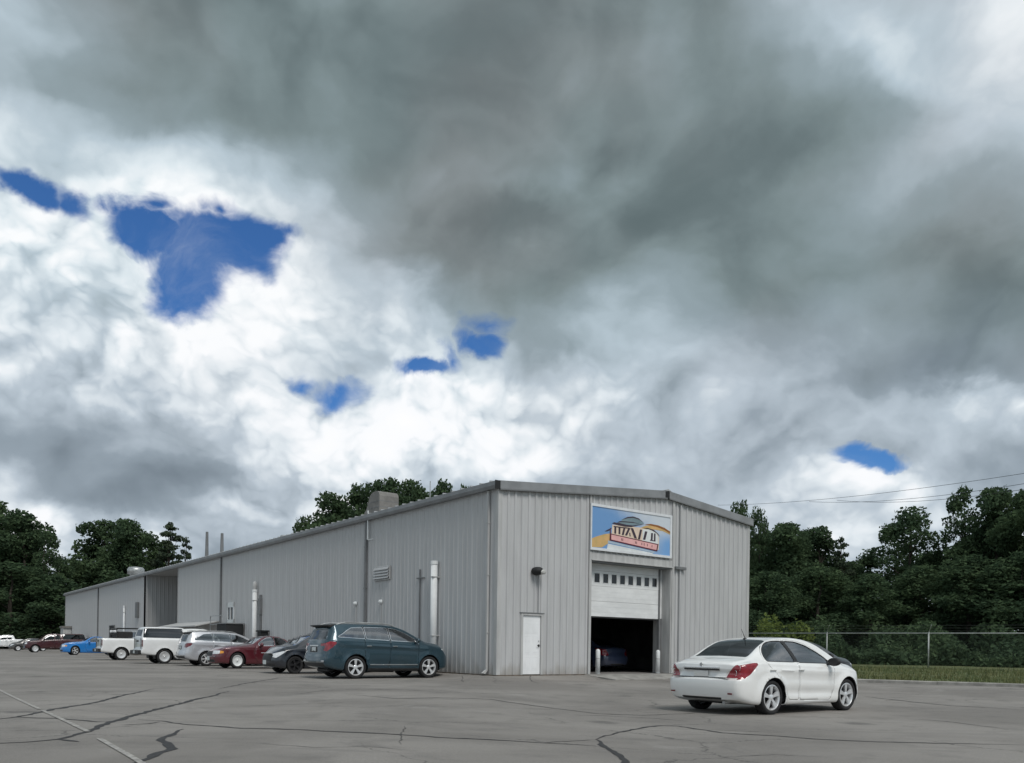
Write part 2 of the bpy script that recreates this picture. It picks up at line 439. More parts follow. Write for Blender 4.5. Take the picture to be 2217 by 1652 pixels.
M_TAR = material('crack_tar', (.032, .031, .032), .8, var=.25, vscale=9, bump=.3, bscale=60)
M_CRACK = material('open_crack', (.06, .058, .056), .95, var=.4, vscale=12)
M_LINE = material('worn_line_paint', (.45, .435, .40), .85, col2=(.25, .238, .224), vscale=14, thr=(.38, .54))

def strip(name, pix, w0, mat, wig=.05, lift=.004, wfun=None, step=.12, seed=0):
    """a flat wandering strip on the lot through photograph points"""
    r = random.Random(seed)
    pts = [on_ground(*p) for p in pix]
    path = []
    for a, b in zip(pts[:-1], pts[1:]):
        n = max(2, int((b - a).length / step))
        path += [a.lerp(b, k / n) for k in range(n)]
    path.append(pts[-1])
    n = len(path); off = 0.; offs = []
    for i in range(n):
        off += r.uniform(-1, 1) * wig * .45; off *= .86; offs.append(off)
    vs = []; fs = []
    for i, p in enumerate(path):
        t = path[min(i+1, n-1)] - path[max(i-1, 0)]; t.z = 0; t.normalize()
        nn = Vector((-t.y, t.x, 0))
        e = min(1., .25 + 3.5 * min(i, n-1-i) / n) if wfun is None else wfun(i / (n-1))
        w = w0 * e * (r.uniform(.65, 1.3) if wig > 0 else 1.)
        for sgn in (-1, 1):
            q = p + nn * (offs[i] + sgn * w / 2)
            vs.append((q.x, q.y, lot_z(q.x, q.y) + lift))
        if i: fs.append((2*i-2, 2*i-1, 2*i+1, 2*i))
    o = obj(name, vs, fs, mat, LOT)
    fix_normals(o)
    return o

CR = [  # photograph points (2217 wide), width m
 ([(-60,1618),(0,1610),(60,1607),(128,1601),(190,1585),(260,1560),(340,1536),(420,1516),(500,1497)], .085, 1),
 ([(-60,1562),(0,1557),(40,1552),(110,1537),(180,1525),(260,1508),(330,1492)], .075, 1),
 ([(20,1553),(120,1556),(210,1563),(250,1561)], .05, 1),
 ([(300,1558),(350,1561),(400,1568),(520,1577),(640,1580),(800,1588),(940,1597),(1100,1604),(1180,1609),(1290,1616)], .05, 1),
 ([(258,1664),(300,1645),(345,1630),(372,1622),(352,1612),(345,1603),(372,1591),(400,1579)], .075, 1),
 ([(1290,1602),(1330,1591),(1385,1576),(1430,1571),(1470,1572),(1520,1580),(1560,1587),(1640,1592),(1760,1600),(1900,1606),(2060,1610),(2230,1613)], .05, 1),
 ([(1290,1602),(1310,1618),(1330,1630),(1350,1648),(1362,1668)], .07, 1),
 ([(750,1503),(800,1507),(860,1512),(960,1511),(1060,1514),(1130,1524),(1200,1534),(1290,1545),(1390,1549),(1480,1546),(1540,1542)], .045, 1),
 ([(640,1503),(700,1495),(780,1492),(880,1494),(960,1499),(1090,1503)], .035, 0),
 ([(470,1492),(540,1478),(600,1468),(680,1465)], .05, 1),
 ([(1230,1548),(1330,1551),(1420,1556),(1490,1562)], .03, 0),
 ([(1540,1580),(1620,1584),(1700,1586)], .02, 0),
 ([(1870,1508),(1960,1518),(2060,1528),(2150,1533),(2230,1538)], .06, 1),
 ([(1960,1556),(2050,1562),(2130,1572),(2190,1580)], .03, 0),
 ([(60,1500),(160,1496),(260,1494)], .03, 0),
 ([(470,1530),(560,1528),(680,1524),(790,1519)], .02, 0),
 ([(260,1570),(320,1567),(345,1563)], .035, 1),
 ([(1145,1462),(1150,1474),(1165,1480)], .03, 0),
 ([(1400,1466),(1420,1472),(1480,1480),(1560,1484)], .03, 0),
 ([(900,1560),(1010,1566),(1120,1566)], .015, 0),
 ([(120,1601),(160,1607)], .05, 1),
 ([(1000,1461),(1003,1468),(1001,1476)], .03, 0),
 ([(560,1610),(680,1618),(800,1617),(900,1626)], .014, 0),
 ([(1180,1609),(1230,1606),(1290,1602)], .03, 0),
 ([(1560,1640),(1680,1634),(1800,1641)], .014, 0),
 ([(60,1530),(140,1524),(240,1527)], .02, 0),
 ([(1640,1500),(1700,1509),(1790,1513),(1880,1520)], .03, 0),
 ([(870,1612),(868,1590),(880,1572)], .012, 0),
]
for k, (p, w, tar) in enumerate(CR):
    strip('sealed_crack' if tar else 'open_crack', p, w * (1.2 if tar else 1.), M_TAR if tar else M_CRACK, .065, .004, seed=k, wfun=None)
strip('painted_line', [(-120,1440),(0,1495),(85,1536)], .062, M_LINE, 0, .0085, seed=41, wfun=lambda t: 1)
strip('painted_line', [(92,1539),(190,1585)], .062, M_LINE, 0, .0085, seed=42, wfun=lambda t: 1)
strip('painted_line', [(215,1600),(285,1640),(330,1668)], .062, M_LINE, 0, .0085, seed=43, wfun=lambda t: 1)

# terrain beyond the kerb: a grass verge rising to the fence line, then the wood's floor
FA, FB = Vector((18.5, 53.5)), Vector((28.4, 46.0))
FD = (FB - FA).normalized()
M_GRASS = material('verge_soil', (.060, .085, .028), .95, col2=(.13, .135, .05), vscale=.9, bump=.6, bscale=14)
def verge_z(d):      # d = metres behind the kerb's back edge
    return .105 + .11 * sm(d, 0, 12) + .2 * sm(d, 18, 60)
def build_terrain():
    vs = []; fs = []
    us = np.concatenate([np.linspace(-400, -40, 12)[:-1], np.linspace(-40, 60, 51), np.linspace(60, 900, 16)[1:]])
    ds = np.concatenate([np.linspace(.30, 20, 30), np.linspace(20, 120, 16)[1:], np.linspace(120, 1500, 14)[1:]])
    for u in us:
        for d in ds:
            p = KA + KD * float(u) + KN * float(d)
            z = verge_z(d) + .02 * math.sin(u * .7) * math.sin(d * 1.1)
            vs.append((p.x, p.y, z))
    n = len(ds)
    for i in range(len(us) - 1):
        for j in range(n - 1):
            q = (i*n+j, (i+1)*n+j, (i+1)*n+j+1, i*n+j+1)
            c = sum((Vector(vs[k][:2]) for k in q), Vector((0, 0))) / 4 - P0
            if c.dot(BU) < (9.5 if c.dot(BV) < .2 else GABLE_W - .3): continue
            fs.append(q)
    o = obj('grass_verge', vs, fs, M_GRASS, smooth=True); tag(o, kind='structure')
    fix_normals(o)
    # far ground on every side, below the lot
    R = 1900; k = 48
    vs = [(0, 0, -.6)] + [(R*math.cos(2*PI*i/k), R*math.sin(2*PI*i/k), -.6) for i in range(k)]
    o = obj('ground', vs, [(0, 1+i, 1+(i+1) % k) for i in range(k)], M_GRASS); tag(o, kind='structure')
build_terrain()

M_CONC = material('kerb_concrete', (.30, .29, .27), .9, var=.22, vscale=2.2, bump=.3, bscale=50)
def build_kerb():
    root = tag(obj('kerb', [], []), kind='structure')
    L = 3.0
    for i in range(-2, 22):
        a = KA + KD * (i * L - .5); b = KA + KD * ((i + 1) * L - .512)
        z = lot_z(a.x, a.y)
        if (a - P0).dot(BV) > -.5 and (a - P0).dot(BU) < GABLE_W: continue
        prof = [(0, -.15), (.012, .10), (.045, .125), (.27, .125), (.31, .10), (.31, -.15)]
        vs = [];
        for q in (a, b):
            for (o_, h) in prof:
                p = q + KN * o_; vs.append((p.x, p.y, z + h))
        n = len(prof)
        fs = [tuple(range(n)), tuple(range(2*n-1, n-1, -1))] + [(k, n+k, n+(k+1) % n, (k+1) % n) for k in range(n)]
        o = obj('kerb_stone', vs, fs, M_CONC, root); fix_normals(o)
build_kerb()

def grass_tufts():
    r = np.random.default_rng(5); N = 42000
    u = r.uniform(-14, 34, N); d = .33 + r.uniform(0, 1, N) ** 1.5 * 22
    vs = np.empty((N, 3, 3)); h = r.uniform(.05, .16, N) * (1 + .9 * (np.abs(np.sin(u * .8 + d)) > .85)); a = r.uniform(0, 2*PI, N); w = .018
    bx = KA.x + KD.x*u + KN.x*d; by = KA.y + KD.y*u + KN.y*d
    bz = np.array([verge_z(float(q)) for q in d]) - .02
    keep = ((bx - P0.x)*BU.x + (by - P0.y)*BU.y > GABLE_W + .1) | (((bx - P0.x)*BV.x + (by - P0.y)*BV.y < -.1) & ((bx - P0.x)*BU.x + (by - P0.y)*BU.y > 10.2))
    vs[:, 0] = np.stack([bx - w*np.cos(a), by - w*np.sin(a), bz], 1)
    vs[:, 1] = np.stack([bx + w*np.cos(a), by + w*np.sin(a), bz], 1)
    ln = r.uniform(-.06, .06, (N, 2))
    vs[:, 2] = np.stack([bx + ln[:, 0], by + ln[:, 1], bz + h], 1)
    vs = vs[keep]; N = len(vs)
    me = bpy.data.meshes.new('grass')
    me.from_pydata(vs.reshape(-1, 3).tolist(), [], np.arange(N*3).reshape(-1, 3).tolist())
    m = material('grass_blades', (.072, .105, .034), .8, col2=(.155, .155, .062), vscale=.6)
    me.materials.append(m)
    o = bpy.data.objects.new('grass', me); COL.objects.link(o); tag(o, 'rough green grass on the verge between kerb and fence', 'grass', kind='stuff')
grass_tufts()

# ------------------------------------------------------------------ the metal building
BZ = .165                                     # foot of the sheeting
EAVE, RIDGE, REAVE, RT = 6.66, 7.34, 6.78, 8.3
def rake(t): return EAVE + (RIDGE - EAVE) * t / RT if t < RT else RIDGE + (REAVE - RIDGE) * (t - RT) / (GABLE_W - RT)
def Hpx(px): return PY + math.tan(ROLL) * (px - PX)
def LW(px, py):
    k = (px - PX) / FPX; s = (-.5225 - 28.5 * k) / (.6 + .8 * k)
    return s, (Hpx(px) - py) * (28.5 + .8 * s) / FPX + CAM_Z
def GW(px, py):
    k = (px - PX) / FPX; t = (28.5 * k + .5225) / (.8 - .6 * k)
    return t, (Hpx(px) - py) * (28.5 + .6 * t) / FPX + CAM_Z

M_SIDE = material('grey_wall_sheet', (.495, .498, .502), .48, spec=.45, var=.055, vscale=1.1, vdetail=6, stretch=(3., 3., .35), bump=.05, bscale=6)
def grime(m):
    nt = m.node_tree; g = G(nt); b = [n for n in nt.nodes if n.type == 'BSDF_PRINCIPLED'][0]
    src = b.inputs['Base Color'].links[0].from_socket
    tc = nt.nodes.new('ShaderNodeTexCoord'); v = tc.outputs['Object']; x, y, z = g.sep(v)
    n = g.noise(g.v('MULTIPLY', v, (1.4, 1.4, .5)), 2.2, 6, .65)
    f = g.m('MULTIPLY', g.sstep(g.m('ADD', z, g.m('MULTIPLY', n, -1.1)), .05, -.42), .40)
    c = g.mix(f, src, (.20, .165, .125, 1))
    drip = g.sstep(g.noise(g.v('MULTIPLY', v, (7., 7., .18)), 1.6, 5, .65), .60, .78, 0, .20)
    c = g.mix(drip, c, (.30, .285, .265, 1))
    nt.links.new(c, b.inputs['Base Color'])
grime(M_SIDE)
M_TRIM = material('light_grey_trim', (.47, .47, .465), .5, var=.10, vscale=2, stretch=(3, 3, .4))
M_DTRIM = material('dark_grey_trim', (.17, .175, .18), .5, var=.12, vscale=2)
M_FASC = material('fascia_grey', (.24, .25, .26), .5, var=.12, vscale=1.5)
M_DARK = material('near_black', (.012, .013, .014), .7)
M_WHITE = material('white_pipe_paint', (.72, .74, .74), .45, var=.06, vscale=3)
M_DOORW = material('white_door_paint', (.84, .85, .86), .4, var=.05, vscale=2, stretch=(1, 1, .3))
M_GARW = material('white_garage_paint', (.76, .77, .77), .45, var=.07, vscale=1.2, stretch=(1, 1, 2.5))
M_GLASSD = material('dark_pane', (.02, .022, .025), .08, spec=.6)
M_STEEL = material('galvanised', (.42, .43, .43), .42, metal=.6, var=.2, vscale=4)
M_ROOF = material('roof_sheet', (.40, .41, .42), .45, var=.12, vscale=1)
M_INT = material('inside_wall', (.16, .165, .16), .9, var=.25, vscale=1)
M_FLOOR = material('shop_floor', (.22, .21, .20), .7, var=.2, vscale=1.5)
M_RUST = material('foot_grime', (.13, .105, .08), .9, var=.35, vscale=4)

BLD = empty('metal_warehouse', (P0.x, P0.y, 0), math.atan2(BU.y, BU.x))
tag(BLD, 'long grey ribbed metal warehouse with gable end and roll-up door', 'warehouse')

RIB, RH = .305, .043
def rib_profile(x0, x1, phase, RH=RH):
    """outline (x, out) of ribbed sheeting between x0 and x1, ribs at phase + k*RIB"""
    pts = [(x0, 0.)]
    k = math.ceil((x0 - phase - .001) / RIB)
    while phase + k * RIB < x1 - .001:
        c = phase + k * RIB
        for dx, h in ((-.060, 0), (-.034, RH), (.034, RH), (.060, 0)):
            if x0 < c + dx < x1: pts.append((c + dx, h))
        if c - .07 > x0 and False: pass
        # two small stiffeners between the ribs
        for f in (.36, .64):
            for dx, h in ((-.018, 0), (0, .007), (.018, 0)):
                q = c + RIB * f + dx
                if x0 < q < x1: pts.append((q, h))
        k += 1
    pts.append((x1, 0.)); pts.sort()
    return pts

def gable_sheet(x0, x1, zb):
    pr = rib_profile(x0, x1 + .012, .10)
    vs = []; n = len(pr)
    for (x, h) in pr: vs.append((x, -h, zb))
    for (x, h) in pr: vs.append((x, -h, rake(x) - .02))
    o = obj('wall_panel', vs, [(i, i+1, n+i+1, n+i) for i in range(n-1)], M_SIDE, BLD)
    return o
DX0, DX1, DZ = GW(1128, 0)[0], GW(1170, 0)[0], GW(1149, 1331)[1]
GX0, GX1, GZ = 4.25, 8.66, 4.40
cuts = [0.]
x = 0.
while x < GABLE_W - .3:
    x += .915; cuts.append(min(x, GABLE_W))
cuts[-1] = GABLE_W
cuts = sorted(set([round(c, 3) for c in cuts] + [round(DX0-.04, 3), round(DX1+.04, 3), GX0, GX1]))
for a, b in zip(cuts[:-1], cuts[1:]):
    if b - a < .02: continue
    mid = (a + b) / 2
    zb = DZ + .06 if DX0-.05 < mid < DX1+.05 else (GZ + .30 if GX0 < mid < GX1 else BZ)
    gable_sheet(a, b, zb)

AL0, AL1, ALD = LW(383, 1300)[0], LW(313, 1300)[0], 6.0
def side_mesh():
    pr = rib_profile(0, .915 + .012, .10, .020); n = len(pr)
    vs = [(-h, x, BZ) for x, h in pr] + [(-h, x, EAVE) for x, h in pr]
    me = bpy.data.meshes.new('wall_panel'); me.from_pydata(vs, [], [(i+1, i, n+i, n+i+1) for i in range(n-1)]); me.materials.append(M_SIDE)
    return me
_sm = side_mesh()
s = 0.
while s < LONG - .1:
    if not (AL0 - .3 < s + .45 < AL1 + .3):
        o = bpy.data.objects.new('wall_panel', _sm); COL.objects.link(o); o.parent = BLD; o.location = (0, s, 0)
    s += .915
# alcove (covered loading recess): two cheeks and a back
m = MB(); pr = rib_profile(0, ALD, .1, .012); n = len(pr)
s1 = round(AL1 / .915) * .915; s0 = round(AL0 / .915) * .915
m.add([(x, s1 - h, BZ) for x, h in pr] + [(x, s1 - h, EAVE) for x, h in pr], [(i, i+1, n+i+1, n+i) for i in range(n-1)])
m.add([(x, s0 + h, BZ) for x, h in pr] + [(x, s0 + h, EAVE) for x, h in pr], [(i+1, i, n+i, n+i+1) for i in range(n-1)])
pr = rib_profile(s0, s1, .1, .012); n = len(pr)
m.add([(ALD - h, x, BZ) for x, h in pr] + [(ALD - h, x, EAVE) for x, h in pr], [(i+1, i, n+i, n+i+1) for i in range(n-1)])
m.build('alcove_wall', M_SIDE, BLD)
MB().box((.02, s0 + .05, EAVE - .06), (ALD, s1 - .05, EAVE - .02)).build('alcove_soffit', M_TRIM, BLD)
# corner trims
def tri(a, b, mat=M_TRIM, nm='corner_trim', bev=0): return MB().box(a, b, bev).build(nm, mat, BLD)
tri((-.045, -.045, BZ), (.12, .0, rake(.1) - .02)); tri((-.046, -.002, BZ), (-.002, .13, EAVE - .02))
tri((GABLE_W - .11, -.045, BZ), (GABLE_W + .04, 0, REAVE - .03))
tri((-.045, s0 - .09, BZ), (.0, s0 + .01, EAVE - .02)); tri((-.045, s1 - .01, BZ), (.0, s1 + .1, EAVE - .02))
tri((-.045, LONG - .1, BZ), (0, LONG + .03, EAVE - .02))
# far walls
MB().box((GABLE_W - .01, .02, BZ), (GABLE_W + .03, LONG, REAVE - .03)).build('side_wall', M_SIDE, BLD)
MB().prism([(0.0, 0, BZ), (GABLE_W - .02, 0, BZ), (GABLE_W - .02, 0, REAVE - .03), (RT, 0, RIDGE - .03), (0.0, 0, EAVE - .03)], (0, LONG - .06, 0), (0, LONG - .02, 0))
o = MB().prism([(0.02, LONG-.06, BZ), (GABLE_W - .02, LONG-.06, BZ), (GABLE_W - .02, LONG-.06, REAVE - .03), (RT, LONG-.06, RIDGE - .03), (0.02, LONG-.06, EAVE - .03)], (0, 0, 0), (0, .04, 0)).build('end_wall', M_SIDE, BLD); fix_normals(o)
# concrete foot strip and grime line
MB().box((-.06, -.06, -.3), (GX0 - .12, .4, BZ - .005)).box((GX1 + .08, -.06, -.3), (GABLE_W + .06, .4, BZ - .005)).box((-.06, .401, -.3), (.3, LONG, BZ - .005)).build('foundation', M_RUST, BLD)
# roof: two slopes with standing seams, eave gutter, rake boards
def roof():
    ov, ob = .10, .10
    m = MB()
    za, zb, zc = EAVE + .10, RIDGE + .11, REAVE + .10
    def slab(x0, z0, x1, z1):
        th = .05
        m.prism([(x0, -ov, z0), (x1, -ov, z1), (x1, -ov, z1 + th), (x0, -ov, z0 + th)], (0, 0, 0), (0, LONG + 2*ov, 0))
        y = .3
        d = Vector((x1-x0, 0, z1-z0)); 
        while y < LONG:
            m.box((0, 0, 0), (0, 0, 0)) if False else m.prism([(x0, y, z0 + th), (x0, y + .05, z0 + th), (x0, y + .05, z0 + th + .05), (x0, y, z0 + th + .05)], (0, 0, 0), d)
            y += .61
    slab(-.16, za, RT, zb); slab(RT, zb, GABLE_W + .16, zc)
    o = m.build('roof', M_ROOF, BLD); fix_normals(o)
    c = MB().prism([(RT-.2, -ov-.02, zb+.045), (RT, -ov-.02, zb+.12), (RT+.2, -ov-.02, zb+.045)], (0, 0, 0), (0, LONG+2*ov+.04, 0)).build('ridge_cap', M_ROOF, o); fix_normals(c)
    # gutter
    gt = MB()
    prof = [(-.05, EAVE - .12), (-.20, EAVE - .12), (-.25, EAVE - .02), (-.25, EAVE + .12), (-.235, EAVE + .12), (-.235, EAVE - .015), (-.19, EAVE - .10), (-.05, EAVE - .10)]
    gt.prism([(x, -.12, z) for x, z in prof], (0, 0, 0), (0, LONG + .24, 0))
    g_ = gt.build('gutter', M_FASC, BLD); fix_normals(g_)
    e = MB().box((-.26, -.135, EAVE - .14), (-.04, -.121, EAVE + .145)).build('gutter_end', M_DARK, g_)
    # rake boards
    for (x0, x1) in ((-.03, RT - .06), (RT + .06, GABLE_W + .17)):
        r = MB(); y0, y1 = -.13, -.02
        zz = lambda t: rake(min(max(t, 0), GABLE_W))
        r.prism([(x0, y1, zz(x0) - .13), (x1, y1, zz(x1) - .13), (x1, y1, zz(x1) + .155), (x0, y1, zz(x0) + .155)], (0, 0, 0), (0, y0 - y1, 0))
        q = r.build('rake_board', M_FASC, BLD); fix_normals(q)
        lip = MB().prism([(x0, -.145, zz(x0) - .17), (x1, -.145, zz(x1) - .17), (x1, -.145, zz(x1) - .125), (x0, -.145, zz(x0) - .125)], (0, 0, 0), (0, .12, 0)).build('drip_edge', M_DTRIM, q); fix_normals(lip)
    MB().box((RT - .06, -.15, RIDGE - .16), (RT + .06, -.012, RIDGE + .15), .01).box((RT - .17, -.14, RIDGE - .15), (RT - .061, -.131, RIDGE + .12)).build('ridge_end_cap', M_DARK, BLD)
roof()
# downspouts and seam trims on the long side
for k, (px, mt) in enumerate(((1057, M_TRIM), (792, M_DTRIM), (478, M_DTRIM), (212, M_DTRIM))):
    sx = max(LW(px, 1300)[0], .32)
    w = .05 if k == 0 else .06
    m = MB().box((-.12, sx - w, BZ + .15), (-.035, sx + w, EAVE - .13), .01)
    m.prism([(-.12, sx - w, BZ + .16), (-.035, sx - w, BZ + .16), (-.16, sx - w, BZ + .02), (-.26, sx - w, BZ + .05)], (0, 0, 0), (0, 2*w, 0))
    d = m.build('downspout', mt, BLD); fix_normals(d)
    for z in (1.6, 3.6, 5.4):
        MB().box((-.128, sx - w - .02, z), (-.03, sx + w + .02, z + .035)).build('bracket', mt, d)
sx = LW(797, 1120)[0]
MB().box((-.16, sx - .10, 5.7), (-.125, sx - .02, EAVE + .3)).box((-.14, sx - .55, 5.68), (-.12, sx - .1, 5.71)).build('vent_riser', M_WHITE, BLD)
# white stand pipes
M_PVC = material('white_plastic_pipe', (.83, .84, .84), .6, spec=.25, var=.04)
def stand_pipe(px, ptop, r, out=.30, cap=False):
    s_, zt = LW(px, ptop)
    m = MB().tube([(-out, s_, .0), (-out, s_, zt)], r, 20)
    p = m.build('stand_pipe', M_PVC, BLD, True)
    q = MB().lathe([(0, zt + .03), (r + .015, zt + .03), (r + .02, zt - .10), (r + .002, zt - .10)], 20, c=(-out, s_, 0)).build('pipe_cap', M_PVC, p)
    if cap:
        MB().lathe([(0, zt + .5), (r*.7, zt + .45), (r*1.1, zt + .25), (r*.6, zt + .02)], 14, c=(-out, s_, 0)).build('pipe_head', M_TRIM, p, True)
    for z in (1.5, zt - .6):
        MB().box((-out - r - .006, s_ - r - .006, z), (0, s_ + r + .006, z + .04)).build('strap', M_TRIM, p)
stand_pipe(947, 1217, .125, .2); stand_pipe(557, 1278, .125, .2, cap=True); stand_pipe(271, 1312, .075, .15)
# conduit with cross arm, thin vent behind the second pipe
s_, zt = LW(909, 1233)
MB().box((-.075, s_ - .022, 1.0), (-.03, s_ + .022, zt)).box((-.08, s_ - .32, zt - .36), (-.025, s_ + .22, zt - .32)).build('conduit', M_DTRIM, BLD)
s_, zt = LW(565, 1288)
MB().box((-.13, s_ - .10, 1.2), (-.03, s_ + .10, zt)).box((-.17, s_ - .16, zt - 1.1), (-.03, s_ + .16, zt - .2)).build('conduit_box', M_DTRIM, BLD)
s_, z_ = LW(298, 1318)
MB().box((-.2, s_ - .32, z_ - .75), (-.02, s_ + .32, z_ + .55), .02).build('meter_box', M_DTRIM, BLD)
# louvre vent with four slats
sa, zt = LW(843, 1227); sb, zb_ = LW(811, 1256)
v_ = MB().box((-.085, sa - .05, zb_ - .03), (-.03, sa, zt + .03)).box((-.085, sb, zb_ - .03), (-.03, sb + .05, zt + .03)).box((-.085, sa, zt), (-.03, sb, zt + .05)).box((-.085, sa, zb_ - .05), (-.03, sb, zb_)).build('louvre_vent', M_TRIM, BLD)
MB().box((-.045, sa, zb_), (-.039, sb, zt)).build('louvre_back', M_DARK, v_)
for k in range(4):
    z0 = zb_ + (zt - zb_) * (k + .08) / 4
    q = MB().prism([(-.14, sa + .01, z0), (-.05, sa + .01, z0 + .16), (-.05, sa + .01, z0 + .185), (-.14, sa + .01, z0 + .03)], (0, 0, 0), (0, sb - sa - .02, 0)).build('louvre_slat', M_SIDE, v_); fix_normals(q)
# two small round lights
for px, py in ((770, 1307), (825, 1303)):
    s_, z_ = LW(px, py)
    l_ = MB().lathe([(0, -.16), (.05, -.15), (.085, -.11), (.10, -.045), (.11, -.03)], 16, axis='Y').build('bulkhead_light', M_WHITE, BLD, True)
    l_.rotation_euler = (0, 0, -PI/2); l_.location = (0, s_, z_)
    c_ = MB().box((-.06, s_ - .018, 1.2), (-.036, s_ + .018, z_ - .1)).build('light_conduit', M_SIDE, BLD)
# small white window with a window unit below
s_, z_ = LW(500, 1330); hw, hh = .62, .72
w_ = MB().box((-.09, s_ - hw, z_ - hh), (-.03, s_ - hw + .12, z_ + hh)).box((-.09, s_ + hw - .12, z_ - hh), (-.03, s_ + hw, z_ + hh)).box((-.09, s_ - hw, z_ + hh - .3), (-.029, s_ + hw, z_ + hh)).box((-.09, s_ - hw, z_ - hh), (-.029, s_ + hw, z_ - hh + .4)).build('window', M_WHITE, BLD)
MB().box((-.05, s_ - hw + .12, z_ - hh + .4), (-.04, s_ + hw - .12, z_ + hh - .3)).build('pane', M_GLASSD, w_)
MB().box((-.10, s_ - .03, z_ - hh + .4), (-.051, s_ + .03, z_ + hh - .3)).build('sash_bar', M_WHITE, w_)
q = MB()
for dy in (-1.1, 1.1): q.box((-.95, s_ + dy - .02, BZ), (-.91, s_ + dy + .02, z_ - .1))
q.box((-.95, s_ - 1.1, z_ - .14), (-.91, s_ + 1.1, z_ - .10)).box((-.95, s_ - 1.1, z_ - .66), (-.91, s_ + 1.1, z_ - .62))
q.build('landing_rail', M_STEEL, BLD)
# dark doorway on the far stretch
s_, z_ = LW(243, 1368)
d_ = MB().box((-.06, s_ - 1.0, BZ), (-.03, s_ + 1.0, z_ + .55)).build('dark_doorway', M_DARK, BLD)
MB().box((-.1, s_ - 1.08, BZ), (-.028, s_ - 1.0, z_ + .62)).box((-.1, s_ + 1.0, BZ), (-.028, s_ + 1.08, z_ + .62)).box((-.1, s_ - 1.0, z_ + .55), (-.028, s_ + 1.0, z_ + .62)).build('door_frame', M_DTRIM, d_)
# roof ventilators
def roof_vent(px, py_top, w, h, back, mat):
    s_, z_ = LW(px, py_top)
    x_ = back; zr = EAVE + (RIDGE - EAVE) * x_ / RT + .12
    pr = [(-.62, -.1/h), (-.62, .78), (-.56, .90), (-.42, .98), (-.2, 1.0), (.15, .98), (.36, .90), (.52, .76), (.66, .52), (.84, .30), (1.05, .18), (1.05, -.1/h)]
    v = MB().prism([(x_ - w*.55, s_ + a*w, zr + b*h) for a, b in pr], (0, 0, 0), (w*1.1, 0, 0)).build('roof_vent', mat, BLD); fix_normals(v)
    MB().box((x_ - w*.65, s_ - w*.74, zr - .12), (x_ + w*.65, s_ + w*1.15, zr + .06)).build('vent_curb', M_DTRIM, v)
    q = MB()
    for f in (.3, .55): q.box((x_ - w*.56, s_ - w*.625, zr + h*f), (x_ + w*.56, s_ + w*.4, zr + h*f + .02))
    q.build('vent_seam', M_DTRIM, v)
M_VENT = material('vent_grey', (.20, .19, .178), .6, var=.18, vscale=2)
roof_vent(794, 1075, .85, 1.02, .7, M_VENT)
def vent_dome(px, py, r):
    s_, z_ = LW(px, py); x_ = .9; zr = EAVE + (RIDGE - EAVE) * x_ / RT + .1
    MB().lathe([(r*.7, zr - .1), (r*.7, zr + r*.5), (r, zr + r*.55), (r, zr + r*1.15), (r*.8, zr + r*1.4), (0, zr + r*1.5)], 18, c=(x_, s_, 0)).build('turbine_vent', M_STEEL, BLD, True)
vent_dome(268, 1235, .72); vent_dome(578, 1165, .26)
for px, pt in ((428, 1150), (460, 1153)):
    s_, zt = LW(px, pt); x_ = .5
    MB().tube([(x_, s_, EAVE), (x_, s_, zt)], [.13, .09], 8).build('roof_mast', M_DTRIM, BLD)
s_, zt = LW(1040, 1060)
MB().tube([(.4, LW(907, 1100)[0], EAVE), (.4, LW(907, 1100)[0], EAVE + 1.0)], .02, 6).build('roof_mast', M_STEEL, BLD)

# wall lamp on the gable
t_, z_ = GW(1155, 1237)
lp = MB().lathe([(0, -.02), (.20, -.02), (.21, -.10), (.19, -.24), (.12, -.33), (0, -.35)], 20, axis='Y').build('wall_lamp', M_DARK, BLD, True)
lp.location = (t_, -.03, z_); lp.scale = (1, 1, .72)
q = MB().lathe([(0, -.28), (.09, -.30), (.125, -.245), (.13, -.1)], 16, axis='Y').build('lamp_lens', material('lamp_glass', (.5, .5, .48), .2), lp, True)
q.location = (.10, -.08, -.05)
MB().box((t_ + .14, -.075, DZ + .1), (t_ + .17, -.037, z_ - .1)).build('lamp_conduit', M_SIDE, BLD)
# the six-panel man door
dz0 = BZ + .01
dr = MB().box((DX0 + .035, -.005, dz0), (DX1 - .035, .04, DZ - .03), .004).build('entrance_door', M_DOORW, BLD)
MB().box((DX0 - .06, -.06, BZ), (DX0 + .03, .06, DZ + .04)).box((DX1 - .03, -.06, BZ), (DX1 + .06, .06, DZ + .04)).box((DX0 + .03, -.06, DZ - .025), (DX1 - .03, .06, DZ + .04)).build('door_frame', M_TRIM, dr)
MB().box((DX0 + .031, -.004, BZ), (DX0 + .036, .05, DZ - .026)).box((DX1 - .036, -.004, BZ), (DX1 - .031, .05, DZ - .026)).build('door_gap', M_DARK, dr)
MB().box((DX0 - .10, -.075, DZ + .041), (DX1 + .10, -.0, DZ + .075)).build('drip_cap', M_DTRIM, dr)
for (za, zb_) in ((.15, .62), (.72, 1.35), (1.45, 1.80)):
    for xa, xb in ((DX0 + .13, (DX0 + DX1)/2 - .04), ((DX0 + DX1)/2 + .04, DX1 - .13)):
        q = MB()
        q.box((xa, -.010, dz0 + za), (xb, -.004, dz0 + za + .02)).box((xa, -.010, dz0 + zb_ - .02), (xb, -.004, dz0 + zb_)).box((xa, -.010, dz0 + za + .02), (xa + .02, -.004, dz0 + zb_ - .02)).box((xb - .02, -.010, dz0 + za + .02), (xb, -.004, dz0 + zb_ - .02))
        q.box((xa + .05, -.012, dz0 + za + .05), (xb - .05, -.004, dz0 + zb_ - .05))
        q.build('door_panel', M_DOORW, dr)
